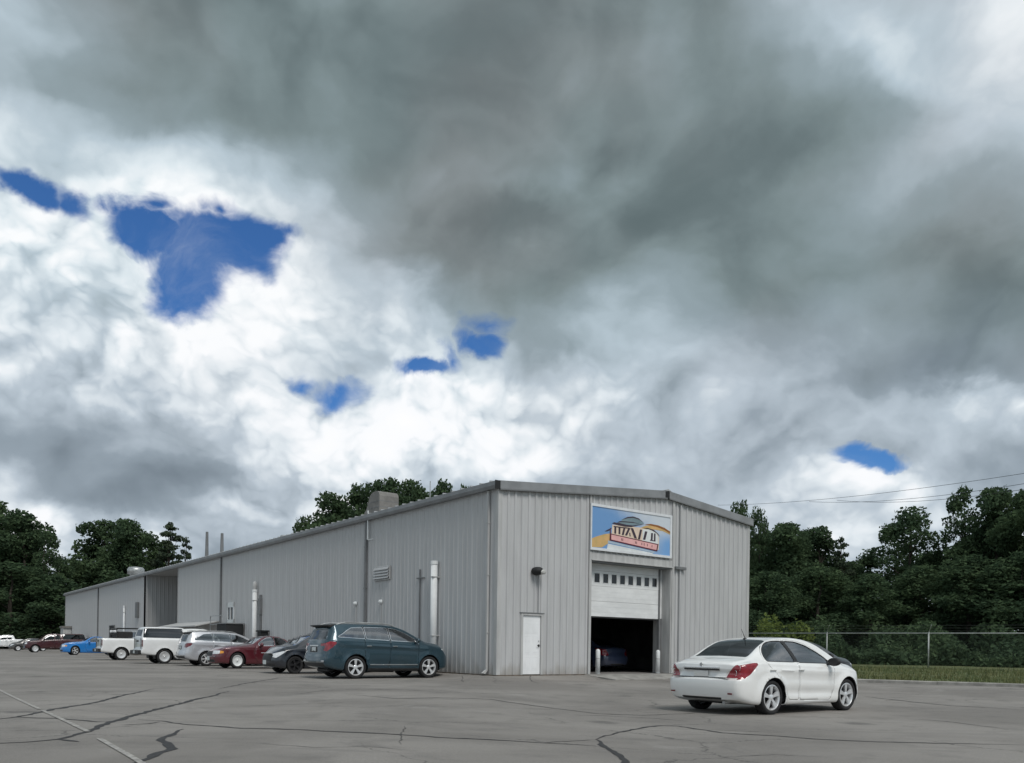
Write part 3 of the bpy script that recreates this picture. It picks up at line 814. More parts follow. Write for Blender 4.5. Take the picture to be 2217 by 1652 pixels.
MB().box((DX1 - .14, -.03, dz0 + .98), (DX1 - .07, -.006, dz0 + 1.06), .005).tube([(DX1 - .105, -.03, dz0 + 1.02), (DX1 - .105, -.07, dz0 + 1.02), (DX1 - .22, -.075, dz0 + 1.02)], .011, 6).build('handle', M_DARK, dr)
MB().tube([(DX1 - .105, -.004, dz0 + 1.18), (DX1 - .105, -.02, dz0 + 1.18)], .022, 10).build('deadbolt', M_STEEL, dr)

# ---- garage opening: recessed sectional door, jambs, header, lean canopy
REC = .40
MB().box((GX0 - .10, -.07, BZ), (GX0 + .0, .03, rake(GX0) - .16)).box((GX0, -.03, BZ), (GX0 + .05, REC, GZ)).build('door_jamb', M_TRIM, BLD)
MB().box((GX1, -.07, BZ), (GX1 + .12, .03, rake(GX1) - .16)).box((GX1 - .05, -.03, BZ), (GX1 - .0, REC + .5, GZ)).build('door_jamb', M_TRIM, BLD)
MB().box((GX0 + .001, -.055, GZ + .05), (GX1 - .001, -.03, GZ + .32)).box((GX0, -.10, GZ + .02), (GX1, -.002, GZ + .055)).build('door_header', M_TRIM, BLD)
MB().box((GX0 + .05, -.03, GZ - .03), (GX1 - .05, REC + .5, GZ + .018)).build('header_soffit', M_DTRIM, BLD)
MB().box((GX1 + .125, -.16, GZ - .02), (GX1 + .75, -.04, GZ + .10), .01).build('door_rail_cover', M_DTRIM, BLD)
MB().box((GX1 + .42, -.10, BZ), (GX1 + .47, -.04, rake(GX1) - .3)).build('wall_conduit', M_SIDE, BLD)
gd = MB().box((GX0 + .051, REC + .045, 2.38), (GX1 - .051, REC + .05, GZ - .031)).build('garage_door', M_GARW, BLD)
gx0, gx1 = GX0 + .051, GX1 - .30
secs = [2.35 + .585 * k for k in range(5)]
for k in range(4):
    za, zb_ = secs[k] + .004, min(secs[k+1] - .004, GZ + .4)
    if k == 2:
        zl, zh = za + .13, zb_ - .10
        sec = MB().box((gx0, REC, za), (gx1, REC + .044, zl)).box((gx0, REC, zh), (gx1, REC + .044, zb_))
        nwin = 9; pw = .27; pitch = (gx1 - gx0) / nwin
        prev = gx0
        for i in range(nwin):
            xa = gx0 + pitch * i + .08; sec.box((prev, REC, zl), (xa, REC + .044, zh)); prev = xa + pw
        sec.box((prev, REC, zl), (gx1, REC + .044, zh))
        so = sec.build('door_section', M_GARW, gd)
        for i in range(nwin):
            xa = gx0 + pitch * i + .08
            MB().box((xa, REC + .015, zl), (xa + pw, REC + .024, zh)).build('pane', M_GLASSD, gd)
            MB().box((xa - .02, REC - .012, zl - .02), (xa + pw + .02, REC - .001, zl)).box((xa - .02, REC - .012, zh), (xa + pw + .02, REC - .001, zh + .02)).box((xa - .02, REC - .012, zl), (xa, REC - .001, zh)).box((xa + pw, REC - .012, zl), (xa + pw + .02, REC - .001, zh)).build('pane_frame', M_GARW, gd)
    else:
        sec = MB().box((gx0, REC, za), (gx1, REC + .044, zb_), .006)
        for f in (.3, .66): sec.box((gx0 + .02, REC - .004, za + (zb_-za)*f), (gx1 - .02, REC - .0005, za + (zb_-za)*f + .012))
        sec.build('door_section', M_GARW, gd)
MB().box((gx0, REC - .002, 2.30), (gx1, REC + .05, 2.35)).build('bottom_seal', M_DARK, gd)
MB().box((gx1 + .003, REC - .06, BZ), (gx1 + .05, REC + .06, GZ - .04)).build('door_track', M_DTRIM, gd)
MB().box((gx1 + .05, REC + .051, BZ), (GX1 - .051, REC + .09, GZ - .032)).build('track_board', M_DTRIM, BLD)
# inside of the shop (dark): floor, ceiling and walls
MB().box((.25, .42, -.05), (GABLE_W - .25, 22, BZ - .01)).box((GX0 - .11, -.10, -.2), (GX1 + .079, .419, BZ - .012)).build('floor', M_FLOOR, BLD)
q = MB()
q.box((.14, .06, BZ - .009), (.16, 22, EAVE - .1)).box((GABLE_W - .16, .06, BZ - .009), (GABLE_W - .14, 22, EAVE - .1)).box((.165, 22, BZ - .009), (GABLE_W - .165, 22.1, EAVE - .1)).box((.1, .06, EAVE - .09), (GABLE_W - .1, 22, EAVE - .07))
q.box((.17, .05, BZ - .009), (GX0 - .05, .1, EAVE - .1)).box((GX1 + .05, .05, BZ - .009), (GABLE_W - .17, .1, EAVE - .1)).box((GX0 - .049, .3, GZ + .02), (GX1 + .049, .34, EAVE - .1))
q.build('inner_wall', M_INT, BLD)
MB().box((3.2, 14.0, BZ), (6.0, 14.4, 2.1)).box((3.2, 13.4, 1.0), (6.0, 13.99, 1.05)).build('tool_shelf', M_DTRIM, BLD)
# light concrete apron step in front of the opening
ap = MB()
ap.prism([(GX0 - .3, -.10, BZ - .012), (GX0 - .3, -1.75, .035), (GX0 - .3, -1.75, -.2), (GX0 - .3, -.10, -.2)], (0, 0, 0), (GX1 - GX0 + 1.6, 0, 0))
o = ap.build('door_ramp', M_CONC, BLD); fix_normals(o)
# odds and ends along the foot of the long wall
s_, z_ = LW(519, 1365)
q = MB().box((-1.1, s_ - .9, .05), (-.12, s_ + .9, z_ + .35), .03).build('utility_cabinet', M_DARK, BLD)
MB().box((-1.14, s_ - .95, z_ + .351), (-.08, s_ + .95, z_ + .41)).build('cabinet_lid', M_DTRIM, q)
s_, z_ = LW(579, 1376)
MB().box((-.5, s_ - .28, .05), (-.1, s_ + .28, z_ + .2), .02).box((-.55, s_ - .34, z_ + .201), (-.05, s_ + .34, z_ + .28)).build('exhaust_stack', M_DARK, BLD)
sa_, za_ = LW(474, 1356); sb_, zb2 = LW(384, 1354)
aw = MB().prism([(-1.5, sa_, za_ - .05), (-.03, sa_, za_ + .30), (-.03, sa_, za_ + .36), (-1.5, sa_, za_ + .02)], (0, 0, 0), (0, sb_ - sa_, 0)).build('awning', M_TRIM, BLD); fix_normals(aw)
for k in range(4):
    y_ = sa_ + .1 + (sb_ - sa_ - .2) * k / 3
    MB().tube([(-.04, y_, za_ - .5), (-1.4, y_, za_ - .04)], .025, 6).build('awning_strut', M_STEEL, aw)
s_, z_ = LW(152, 1364)
q = MB().box((-.9, s_ - .9, .05), (-.05, s_ + .9, z_ + .2), .02).build('block_shed', M_TRIM, BLD)
MB().box((-1.0, s_ - 1.05, z_ + .201), (-.04, s_ + 1.05, z_ + .42)).build('shed_roof', M_VENT, q)
# grey box on the far side corner
MB().box((GABLE_W + .06, .3, 2.15), (GABLE_W + .42, .75, 3.0), .02).build('meter_box', M_TRIM, BLD)

def bw(x, y, z=0):   # building coordinates to world
    p = P0 + BU * x + BV * y; return Vector((p.x, p.y, z))

# bollards inside the opening
def bollard(px, py_top, py_bot, label, r=.09):
    k = (px - PX) / FPX
    yb = .30
    # intersection of bearing with the line y=yb in building space
    o_ = P0 + BV * yb; t = (o_.y * k - o_.x) / (BU.x - BU.y * k); p = bw(t, yb, BZ - .012)
    h = .92
    b = tag(empty('bollard', p), label, 'bollard', 'bollards guarding the roll-up door')
    MB().lathe([(0, 0), (r, 0), (r, h - .04), (r*.8, h + .0), (r*.4, h + .03), (0, h + .035)], 20).build('post', M_WHITE, b, True)
    MB().lathe([(r + .004, h*.62), (r + .004, h*.66)], 20).build('band', M_TRIM, b)
    MB().lathe([(r + .03, 0), (r + .03, .012), (r, .014)], 20).build('base_plate', M_STEEL, b)
bollard(1294, 1417, 1458, 'white steel bollard just inside the left side of the roll-up door')
bollard(1424, 1410, 1455, 'white steel bollard just inside the right side of the roll-up door')

# ------------------------------------------------------------------ sign above the door
def build_sign():
    x0, x1, z0, z1 = 4.15, 8.55, 4.80, 6.53
    root = empty('sign', bw(x0, 0, z0), math.atan2(BU.y, BU.x))
    tag(root, 'blue printed banner sign with domed pavilion picture above the roll-up door', 'sign')
    W, H = x1 - x0, z1 - z0
    def flat(name, poly, mat, lift, parent):
        """poly in 0..1 sign units, y up"""
        y = -.105 - lift
        vs = [(p[0]*W, y, p[1]*H) for p in poly]
        o = obj(name, vs, [tuple(range(len(vs)))], mat, parent)
        bm = bmesh.new(); bm.from_mesh(o.data); bmesh.ops.triangulate(bm, faces=bm.faces)
        for f in bm.faces:
            if f.normal.y > 0: f.normal_flip()
        bm.to_mesh(o.data); bm.free()
        return o
    mw = material('sign_white', (.72, .74, .76), .4, var=.05)
    f = MB().box((0, -.13, 0), (W, -.045, .055*H)).box((0, -.13, H*.945), (W, -.045, H)).box((0, -.13, .055*H), (.012*W, -.045, .945*H)).box((.975*W, -.13, .055*H), (W, -.045, .945*H)).build('frame', mw, root)
    m = bpy.data.materials.new('sign_sky'); m.use_nodes = True; nt = m.node_tree; g = G(nt); b = nt.nodes['Principled BSDF']
    tc = nt.nodes.new('ShaderNodeTexCoord'); X, Y, Z = g.sep(tc.outputs['Object'])
    d = g.m('ADD', g.m('MULTIPLY', X, .9/W), g.m('MULTIPLY', Z, .55/H))
    n = g.m('ADD', d, g.m('MULTIPLY', g.m('SUBTRACT', g.noise(tc.outputs['Object'], 1.2, 3), .5), .5))
    c = g.mix(g.sstep(n, .55, 1.25), rgb(112, 156, 206) + (1,), rgb(206, 214, 222) + (1,))
    c = g.mix(g.m('MULTIPLY', g.sstep(g.m('MULTIPLY', X, 1/W), .75, .95), g.sstep(g.m('MULTIPLY', Z, 1/H), .7, .3)), c, rgb(118, 166, 218) + (1,))
    nt.links.new(c, b.inputs['Base Color']); b.inputs['Roughness'].default_value = .45
    board = MB().box((.01*W, -.105, .05*H), (.98*W, -.05, .95*H)).build('board', m, root)
    def fm(n, c, **k): return material('sign_' + n, rgb(*c), .5, **k)
    ora = fm('orange', (222, 178, 120), col2=rgb(196, 168, 108), vscale=1.5); brn = fm('brown', (146, 92, 42)); cream = fm('cream', (226, 206, 186), var=.06)
    slate = fm('slate', (120, 140, 148), var=.12); dk = fm('ink', (62, 50, 62)); pink = fm('pink', (232, 178, 176), var=.06, vscale=4); red = fm('red', (96, 36, 50)); pale = fm('pale', (222, 226, 226), var=.05); sand = fm('sand', (206, 190, 150))
    blu = fm('pale_blue', (172, 190, 206), var=.06)
    # swoosh rising from the lower left, and its return at upper right
    flat('swoosh', [(.012,.06),(.13,.07),(.20,.17),(.26,.30),(.26,.41),(.16,.37),(.07,.30),(.012,.24)], ora, .004, board)
    flat('swoosh', [(.60,.62),(.66,.68),(.76,.71),(.86,.70),(.974,.63),(.974,.55),(.88,.61),(.76,.62),(.68,.59)], ora, .006, board)
    flat('swoosh', [(.64,.70),(.72,.735),(.82,.725),(.90,.69),(.974,.62),(.974,.575),(.90,.64),(.80,.685),(.70,.70)], brn, .009, board)
    flat('pavilion_wall', [(.25,.60),(.60,.62),(.70,.62),(.80,.56),(.835,.44),(.83,.16),(.24,.28)], cream, .0045, board)
    flat('pavilion_wall', [(.62,.585),(.70,.605),(.79,.55),(.822,.46),(.822,.24),(.62,.28)], pale, .0075, board)
    flat('dome_roof', [(.245,.625),(.27,.655),(.33,.655),(.42,.635),(.50,.64),(.60,.69),(.64,.70),(.56,.66),(.48,.60),(.40,.59),(.32,.60)], dk, .009, board)
    flat('dome_roof', [(.31,.665),(.36,.71),(.36,.74),(.42,.80),(.49,.835),(.55,.815),(.60,.77),(.64,.715),(.58,.685),(.50,.645),(.42,.64),(.36,.65)], slate, .006, board)
    flat('dome_shadow', [(.36,.735),(.43,.815),(.50,.845),(.57,.82),(.64,.73),(.57,.795),(.50,.815),(.44,.79)], dk, .0085, board)
    flat('dome_shadow', [(.31,.665),(.34,.70),(.40,.71),(.50,.72),(.58,.70),(.50,.70),(.42,.69),(.36,.68)], dk, .0085, board)
    flat('arch_band', [(.61,.615),(.68,.635),(.76,.61),(.82,.53),(.842,.47),(.80,.535),(.74,.59),(.68,.61)], dk, .010, board)
    # dark slanting letter strokes
    def stroke(a, b, w):
        a = Vector(a); b = Vector(b)
        flat('letter', [(a.x - w, a.y), (a.x + w, a.y), (b.x + w, b.y), (b.x - w, b.y)], dk, .0115, board)
    flat('letter', [(.265,.575),(.36,.575),(.455,.58),(.455,.56),(.36,.552),(.265,.552)], dk, .0112, board)
    for x in (.285, .335): stroke((x, .56), (x, .41), .011)
    stroke((.395, .565), (.375, .40), .012); stroke((.455, .575), (.415, .40), .013); stroke((.485, .58), (.535, .36), .016); stroke((.46, .47), (.465, .39), .006)
    stroke((.60, .575), (.575, .35), .013); stroke((.665, .55), (.64, .355), .015); stroke((.74, .53), (.735, .35), .012); stroke((.775, .53), (.775, .35), .010)
    flat('letter', [(.715,.375),(.785,.365),(.785,.345),(.715,.352)], dk, .0117, board)
    flat('banner', [(.225,.40),(.825,.295),(.81,.125),(.225,.245)], red, .0125, board)
    flat('banner_face', [(.238,.378),(.808,.275),(.796,.155),(.238,.268)], pink, .015, board)
    for x in (.36, .375, .53, .545, .61, .64, .68, .74):
        zt = .378 - (x - .238) * .18; stroke_w = .0035
        flat('banner_mark', [(x - stroke_w, zt - .03), (x + stroke_w, zt - .03), (x + stroke_w, zt - .085), (x - stroke_w, zt - .085)], red, .0165, board)
    flat('step', [(.20,.24),(.78,.115),(.77,.08),(.20,.19)], blu, .0045, board)
    flat('step', [(.20,.17),(.76,.075),(.74,.052),(.19,.052)], pale, .006, board)
    flat('pennant', [(.16,.43),(.20,.48),(.24,.52),(.25,.535),(.22,.465),(.19,.435)], dk, .0075, board)
    flat('post', [(.222,.52),(.232,.52),(.232,.26),(.218,.24)], red, .0135, board)
build_sign()
# ------------------------------------------------------------------ vehicles
def pchip(pts, x):
    xs = np.array([p[0] for p in pts], float); ys = np.array([p[1] for p in pts], float)
    h = np.diff(xs); d = np.diff(ys) / h; m = np.zeros(len(xs))
    m[0], m[-1] = d[0], d[-1]
    for i in range(1, len(xs) - 1):
        if d[i-1] * d[i] > 0:
            w1 = 2*h[i] + h[i-1]; w2 = h[i] + 2*h[i-1]
            m[i] = (w1 + w2) / (w1/d[i-1] + w2/d[i])
    x = np.clip(np.asarray(x, float), xs[0], xs[-1])
    k = np.clip(np.searchsorted(xs, x) - 1, 0, len(h) - 1)
    t = (x - xs[k]) / h[k]
    return ((2*t**3 - 3*t**2 + 1) * ys[k] + (t**3 - 2*t**2 + t) * h[k] * m[k] + (-2*t**3 + 3*t**2) * ys[k+1] + (t**3 - t**2) * h[k] * m[k+1])

def chaikin(pts, n=2):
    for _ in range(n):
        out = [pts[0]]
        for a, b in zip(pts[:-1], pts[1:]):
            out += [a * .75 + b * .25, a * .25 + b * .75]
        out.append(pts[-1]); pts = out
    return pts

def inside(poly, a, b):
    c = False; n = len(poly); j = n - 1
    for i in range(n):
        xi, yi = poly[i]; xj, yj = poly[j]
        if (yi > b) != (yj > b) and a < (xj - xi) * (b - yi) / (yj - yi) + xi: c = not c
        j = i
    return c

def rounded(poly, r=.05, n=3):
    """round the corners of a 2-D polygon"""
    out = []; N = len(poly)
    for i in range(N):
        p = Vector(poly[i]); a = Vector(poly[i-1]); b = Vector(poly[(i+1) % N])
        da, db = a - p, b - p
        q = min(r, da.length * .45, db.length * .45)
        A = p + da.normalized() * q; B = p + db.normalized() * q
        for k in range(n + 1):
            t = k / n
            out.append(tuple(A * (1-t)**2 + p * 2*t*(1-t) + B * t*t))
    return out

def grow(poly, d):
    """offset a polygon outward by d"""
    N = len(poly); area = sum(poly[i][0]*poly[(i+1) % N][1] - poly[(i+1) % N][0]*poly[i][1] for i in range(N))
    sg = 1 if area > 0 else -1; out = []
    for i in range(N):
        p = Vector(poly[i]); a = (p - Vector(poly[i-1])); b = (Vector(poly[(i+1) % N]) - p)
        if a.length < 1e-6 or b.length < 1e-6: out.append(tuple(p)); continue
        a.normalize(); b.normalize()
        na = Vector((a.y, -a.x)) * sg; nb = Vector((b.y, -b.x)) * sg
        n = (na + nb); n = n.normalized() / max(.5, math.sqrt(max(0, (1 + na.dot(nb)) / 2)))
        out.append(tuple(p + n * d))
    return out

def paint(name, col, flake=.0, rough=.28, metal=0., dirt=.10):
    m = bpy.data.materials.new(name); m.use_nodes = True
    nt = m.node_tree; g = G(nt); b = nt.nodes['Principled BSDF']
    tc = nt.nodes.new('ShaderNodeTexCoord'); v = tc.outputs['Object']
    n = g.noise(v, 2.2, 5, .6)
    c = g.mix(g.sstep(n, .45, .75, 0, dirt), tuple(col) + (1,), (.20, .185, .165, 1))
    nt.links.new(c, b.inputs['Base Color'])
    b.inputs['Roughness'].default_value = rough; b.inputs['Metallic'].default_value = metal
    b.inputs['Coat Weight'].default_value = 1.; b.inputs['Coat IOR'].default_value = 1.55; b.inputs['Coat Roughness'].default_value = .06
    nt.links.new(g.lin(n, .3, .7, .015, .06), b.inputs['Coat Roughness'])
    return m

def car_glass(name, tint, lo=.04):
    m = bpy.data.materials.new(name); m.use_nodes = True
    nt = m.node_tree; nt.nodes.clear(); g = G(nt)
    out = nt.nodes.new('ShaderNodeOutputMaterial')
    tr = nt.nodes.new('ShaderNodeBsdfTransparent'); tr.inputs[0].default_value = tuple(tint) + (1,)
    gl = nt.nodes.new('ShaderNodeBsdfGlossy'); gl.inputs['Roughness'].default_value = .02; gl.inputs[0].default_value = (.95, .97, 1, 1)
    fr = nt.nodes.new('ShaderNodeFresnel'); fr.inputs[0].default_value = 1.6
    mx = nt.nodes.new('ShaderNodeMixShader')
    nt.links.new(g.lin(fr.outputs[0], 0, 1, lo, 1.), mx.inputs[0])
    nt.links.new(tr.outputs[0], mx.inputs[1]); nt.links.new(gl.outputs[0], mx.inputs[2])
    nt.links.new(mx.outputs[0], out.inputs[0])
    return m

M_GL = car_glass('clear_car_glass', (.42, .45, .45), .16)
M_GLT = car_glass('tinted_car_glass', (.06, .065, .07), .06)
M_TYRE = material('tyre_rubber', (.016, .016, .017), .85, var=.3, vscale=20)
M_RIM = material('alloy_rim', (.80, .81, .82), .28, metal=.55, var=.06)
M_RIMD = material('dark_rim_and_shade', (.02, .02, .022), .5, metal=.3)  # near-black: own colour of dark rims, painted shade behind spokes
M_PLAS = material('black_plastic', (.02, .02, .021), .55, var=.2, vscale=8)
M_CABIN = material('cabin_trim', (.045, .043, .042), .85)
M_SEAT = material('seat_cloth', (.16, .15, .14), .9)
M_CHROME = material('chrome', (.72, .73, .74), .12, metal=1.)
M_RED = material('tail_lens', (.24, .008, .018), .12, coat=1., var=.25, vscale=9)
M_REDD = material('tail_lens_dark', (.13, .006, .012), .15, coat=1.)
M_CLEAR = material('clear_lens', (.68, .70, .72), .12, coat=1., var=.12, vscale=14)
M_AMBER = material('amber_lens', (.72, .30, .03), .2, coat=1.)
M_PLATE = material('plate_face', (.62, .66, .66), .4)

def make_wheel(parent, x, y, side, r, width, style='alloy', spokes=5, rim_r=None, rim_mat=None, turn=0.):
    """wheel > tyre, rim, hub: outer face towards side*y"""
    rr = rim_r or r * .68
    w = empty('wheel', (x, y, r)); w.parent = parent
    w.rotation_euler = (turn * .9, 0, 0) if False else (0, 0, 0)
    hw = width / 2; s = side
    prof = [(rr, -hw*.8), (r*.90, -hw), (r*.975, -hw*.80), (r, -hw*.5), (r, hw*.5), (r*.975, hw*.80), (r*.90, hw), (rr*1.02, hw*.86), (rr*.99, hw*.6)]
    MB().lathe([(a, b*s) for a, b in prof], 32, 'Y').build('tyre', M_TYRE, w, True)
    tr = MB()
    m = MB().lathe([(rr*1.0, s*hw*.62), (rr*1.01, s*hw*.84), (rr*.95, s*hw*.88), (rr*.90, s*hw*.72), (rr*.87, s*hw*.3), (rr*.86, -s*hw*.6)], 32, 'Y')
    yo = s * hw * .80; yi = s * hw * .45
    if style == 'alloy':
        for k in range(spokes):
            a = 2*PI*k/spokes + turn
            def P(rad, da, yy): return (rad*math.cos(a+da), yy, rad*math.sin(a+da))
            r0, r1 = rr*.20, rr*.93
            top = [P(r0, -.42, yo*.92), P(r0, .42, yo*.92), P(r1, .21, yo), P(r1, -.21, yo)]
            bot = [P(r0, -.42, yi), P(r0, .42, yi), P(r1, .21, yi), P(r1, -.21, yi)]
            m.add(top + bot, [(0,1,2,3), (0,4,5,1), (1,5,6,2), (2,6,7,3), (3,7,4,0)])
        m.lathe([(0, yo*.98), (rr*.20, yo*.97), (rr*.26, yo*.86), (rr*.26, yi)], 20, 'Y')
    elif style == 'steel':
        m.lathe([(0, yo*.80), (rr*.30, yo*.80), (rr*.36, yo*.62), (rr*.62, yo*.60), (rr*.80, yo*.80), (rr*.95, yo*.86)], 28, 'Y')
    else:   # deep dish
        m.lathe([(0, yo*.7), (rr*.25, yo*.7), (rr*.3, yo*.4), (rr*.75, yo*.45), (rr*.95, yo*.95)], 28, 'Y')
    o = m.build('rim', rim_mat or M_RIM, w); fix_normals(o)
    o.data.polygons.foreach_set('use_smooth', [True]*len(o.data.polygons)); o.data.set_sharp_from_angle(angle=.6)
    MB().lathe([(0, s*hw*.12), (rr*.86, s*hw*.10)], 24, 'Y').build('brake_disc_shade', M_RIMD, w)  # brake disc closing the rim, coloured near-black as shade behind the spokes
    if style != 'alloy':
        MB().lathe([(0, yo*.92), (rr*.12, yo*.9), (rr*.14, yo*.78)], 16, 'Y').build('hub_cap', M_CHROME, w, True)
    return w

class Car:
    """a body lofted from cross-sections, then cut into body, doors, glass and lamps"""
    def __init__(self, p): self.p = p
    def shell(self):
        p = self.p; L = p['L']; ns = p.get('ns', 76)
        e = np.concatenate([[0, .02, .05, .10, .16], np.linspace(.24, L - .24, ns - 10), [L-.16, L-.10, L-.05, L-.02, L]])
        top, belt, wm, wt, bot = (pchip(p[k], e) for k in ('top', 'belt', 'wmid', 'wtop', 'bottom'))
        shoulder = p.get('shoulder', .965)
        bm = bmesh.new(); rings = []
        for i, x in enumerate(e):
            T, B, w, t_, b = top[i], min(belt[i], top[i] - .02), wm[i], wt[i], bot[i]
            crown = p.get('crown', .05); zt = max(T - crown, B + .012)
            hb = B - b
            wb = w * shoulder; t_ = min(t_, wb - .01)
            c = [Vector((0, b)), Vector((.55*w, b)), Vector((.90*w, b)), Vector((.965*w, b + .03)), Vector((.99*w, b + .16*hb)), Vector((1.0*w, b + .42*hb)), Vector((1.0*w, b + .68*hb)),
                 Vector((.993*w, B - .07*min(1, hb))), Vector((.985*w, B - .02)), Vector((wb, B)), Vector((wb*.985, B + .02*min(1, (zt-B)*8))),
                 Vector(((wb*.985*.55 + t_*.45) + .012, B + .5*(zt-B))), Vector((t_ + .012, zt - .03*min(1, (zt-B)*3))), Vector((t_ - .01, zt + .012)), Vector((t_ - .06, zt + .028)), Vector((t_*.55, T - .008)), Vector((0, T))]
            rings.append(chaikin(c, 2 if p.get('fine', True) else 1))
        n = len(rings[0]); nrm = []
        rp, fp = p['rearp'], p['frontp']
        def X(x, y, z, w):
            q = min(1., abs(y) / w) if w > 0 else 0
            a = max(0., 1 - x / .55); a = a*a*(3-2*a)
            c = max(0., 1 - (L - x) / .55); c = c*c*(3-2*c)
            xr = float(pchip(rp, z)) + p.get('rbulge', .07) * (q**2.2)
            xf = float(pchip(fp, z)) + p.get('fbulge', .14) * (q**2.2)
            return x + a * xr - c * xf
        def Y(x, y, z):
            for ax in p['axles']:
                d = math.hypot(x - ax, z - p['rt']); R = p['arch']
                y *= 1 + p.get('flare', .012) / .85 * math.exp(-((d - R) / .07)**2) * (1 if d > R - .15 else 0)
            for (x0, z0, x1, z1, am, sd) in p.get('creases', []):
                if x0 < x < x1:
                    zc = z0 + (z1 - z0) * (x - x0) / (x1 - x0)
                    f = math.sin(PI * (x - x0) / (x1 - x0)) ** .5
                    y += am * f * math.exp(-((z - zc) / sd)**2) * min(1, y / .5)
            return y
        V = {}
        def vert(key, x, y, z, w):
            if key not in V: V[key] = bm.verts.new((X(x, y, z, w), Y(x, y, z), z))
            return V[key]
        for s in (1, -1):
            def key(i, j): return (i, j) if j in (0, n-1) else (i, j, s)
            def vv(i, j):
                q = rings[i][j]; k = key(i, j)
                if k in V: return V[k]
                V[k] = bm.verts.new((X(e[i], q.x, q.y, wm[i]), s * Y(e[i], q.x, q.y), q.y)); return V[k]
            for i in range(len(e) - 1):
                for j in range(n - 1):
                    f = [vv(i, j), vv(i, j+1), vv(i+1, j+1), vv(i+1, j)]
                    bm.faces.new(f if s < 0 else f[::-1])
            # end caps: columns running in to the middle
            j0 = 1; j1 = n - 2
            for j in range(n):
                if rings[0][j].x >= .80 * max(q.x for q in rings[0]): j0 = j; break
            for j in range(n - 1, -1, -1):
                if rings[0][j].y <= float(pchip(p['top'], 0)) - .03 or j < j0 + 4: j1 = j; break
            for (i, end) in ((0, 'r'), (len(e) - 1, 'f')):
                ja = j0; jb = j1
                ks = [1., .86, .7, .52, .34, .17, 0.]
                def cv(k, j):
                    if k == 0: return vv(i, j)
                    kk = (end, k, j) if ks[k] == 0 else (end, k, j, s)
                    if kk not in V:
                        q = rings[i][j]; V[kk] = bm.verts.new((X(e[i], q.x * ks[k], q.y, wm[i]), s * Y(e[i], q.x, q.y) * ks[k], q.y))
                    return V[kk]
                for k in range(len(ks) - 1):
                    for j in range(ja, jb):
                        f = [cv(k, j), cv(k, j+1), cv(k+1, j+1), cv(k+1, j)]
                        try: bm.faces.new(f)
                        except ValueError: pass
                # close the strips above and below the columns
                for (js, jrow) in ((range(jb, n), jb), (range(0, ja + 1), ja)):
                    loop = [vv(i, j) for j in js]
                    row = [cv(k, jrow) for k in range(len(ks))]
                    if jrow == jb: poly = loop + row[::-1][:-1]
                    else: poly = loop + row[1:]
                    seen = []
                    for v_ in poly:
                        if v_ not in seen: seen.append(v_)
                    try: bm.faces.new(seen)
                    except ValueError: pass
        bmesh.ops.recalc_face_normals(bm, faces=bm.faces)
        bm.normal_update()
        self.bm = bm
        self.rid = bm.faces.layers.int.new('region')
        self.regions = [('body', None)]
        self.delete = []
    def cut(self, name, poly, ax, bx, filt, mat=None, kill=False, over=0):
        """cut polygon (in the two directions ax, bx) out of faces passing filt; returns region id"""
        bm = self.bm; rid = self.rid
        ax, bx = Vector(ax), Vector(bx); nx = ax.cross(bx)
        lo = [min(q[k] for q in poly) - .02 for k in (0, 1)]; hi = [max(q[k] for q in poly) + .02 for k in (0, 1)]
        cand = []
        for f in bm.faces:
            if f[rid] != over or not filt(f): continue
            A = [v.co.dot(ax) for v in f.verts]
            if max(A) < lo[0] or min(A) > hi[0]: continue
            B = [v.co.dot(bx) for v in f.verts]
            if max(B) < lo[1] or min(B) > hi[1]: continue
            cand.append(f)
        inv = Matrix((ax, bx, nx)).inverted()
        N = len(poly)
        for i in range(N):
            if not cand: break
            a, b = poly[i], poly[(i+1) % N]
            if (a[0]-b[0])**2 + (a[1]-b[1])**2 < 1e-8: continue
            P_ = inv @ Vector((a[0], a[1], 0))
            # plane containing the edge and the projection direction
            cd = (a[1]-b[1], b[0]-a[0]); no = ax * cd[0] + bx * cd[1]
            # only faces near this edge
            e0 = [min(a[k], b[k]) - .01 for k in (0, 1)]; e1 = [max(a[k], b[k]) + .01 for k in (0, 1)]
            near = []; far = []
            for f in cand:
                A = [v.co.dot(ax) for v in f.verts]; B = [v.co.dot(bx) for v in f.verts]
                (far if (max(A) < e0[0] or min(A) > e1[0] or max(B) < e0[1] or min(B) > e1[1]) else near).append(f)
            if not near: continue
            geo = list({e for f in near for e in f.edges}) + list({v for f in near for v in f.verts}) + near
            res = bmesh.ops.bisect_plane(bm, geom=geo, dist=1e-5, plane_co=P_, plane_no=no)
            cand = far + [g_ for g_ in res['geom'] if isinstance(g_, bmesh.types.BMFace)]
            cand = [f for f in cand if f.is_valid]
        if kill: r = -1
        else:
            self.regions.append((name, mat)); r = len(self.regions) - 1
        for f in set(cand):
            c = f.calc_center_median()
            if inside(poly, c.dot(ax), c.dot(bx)) and f[rid] == over: f[rid] = r
        return r
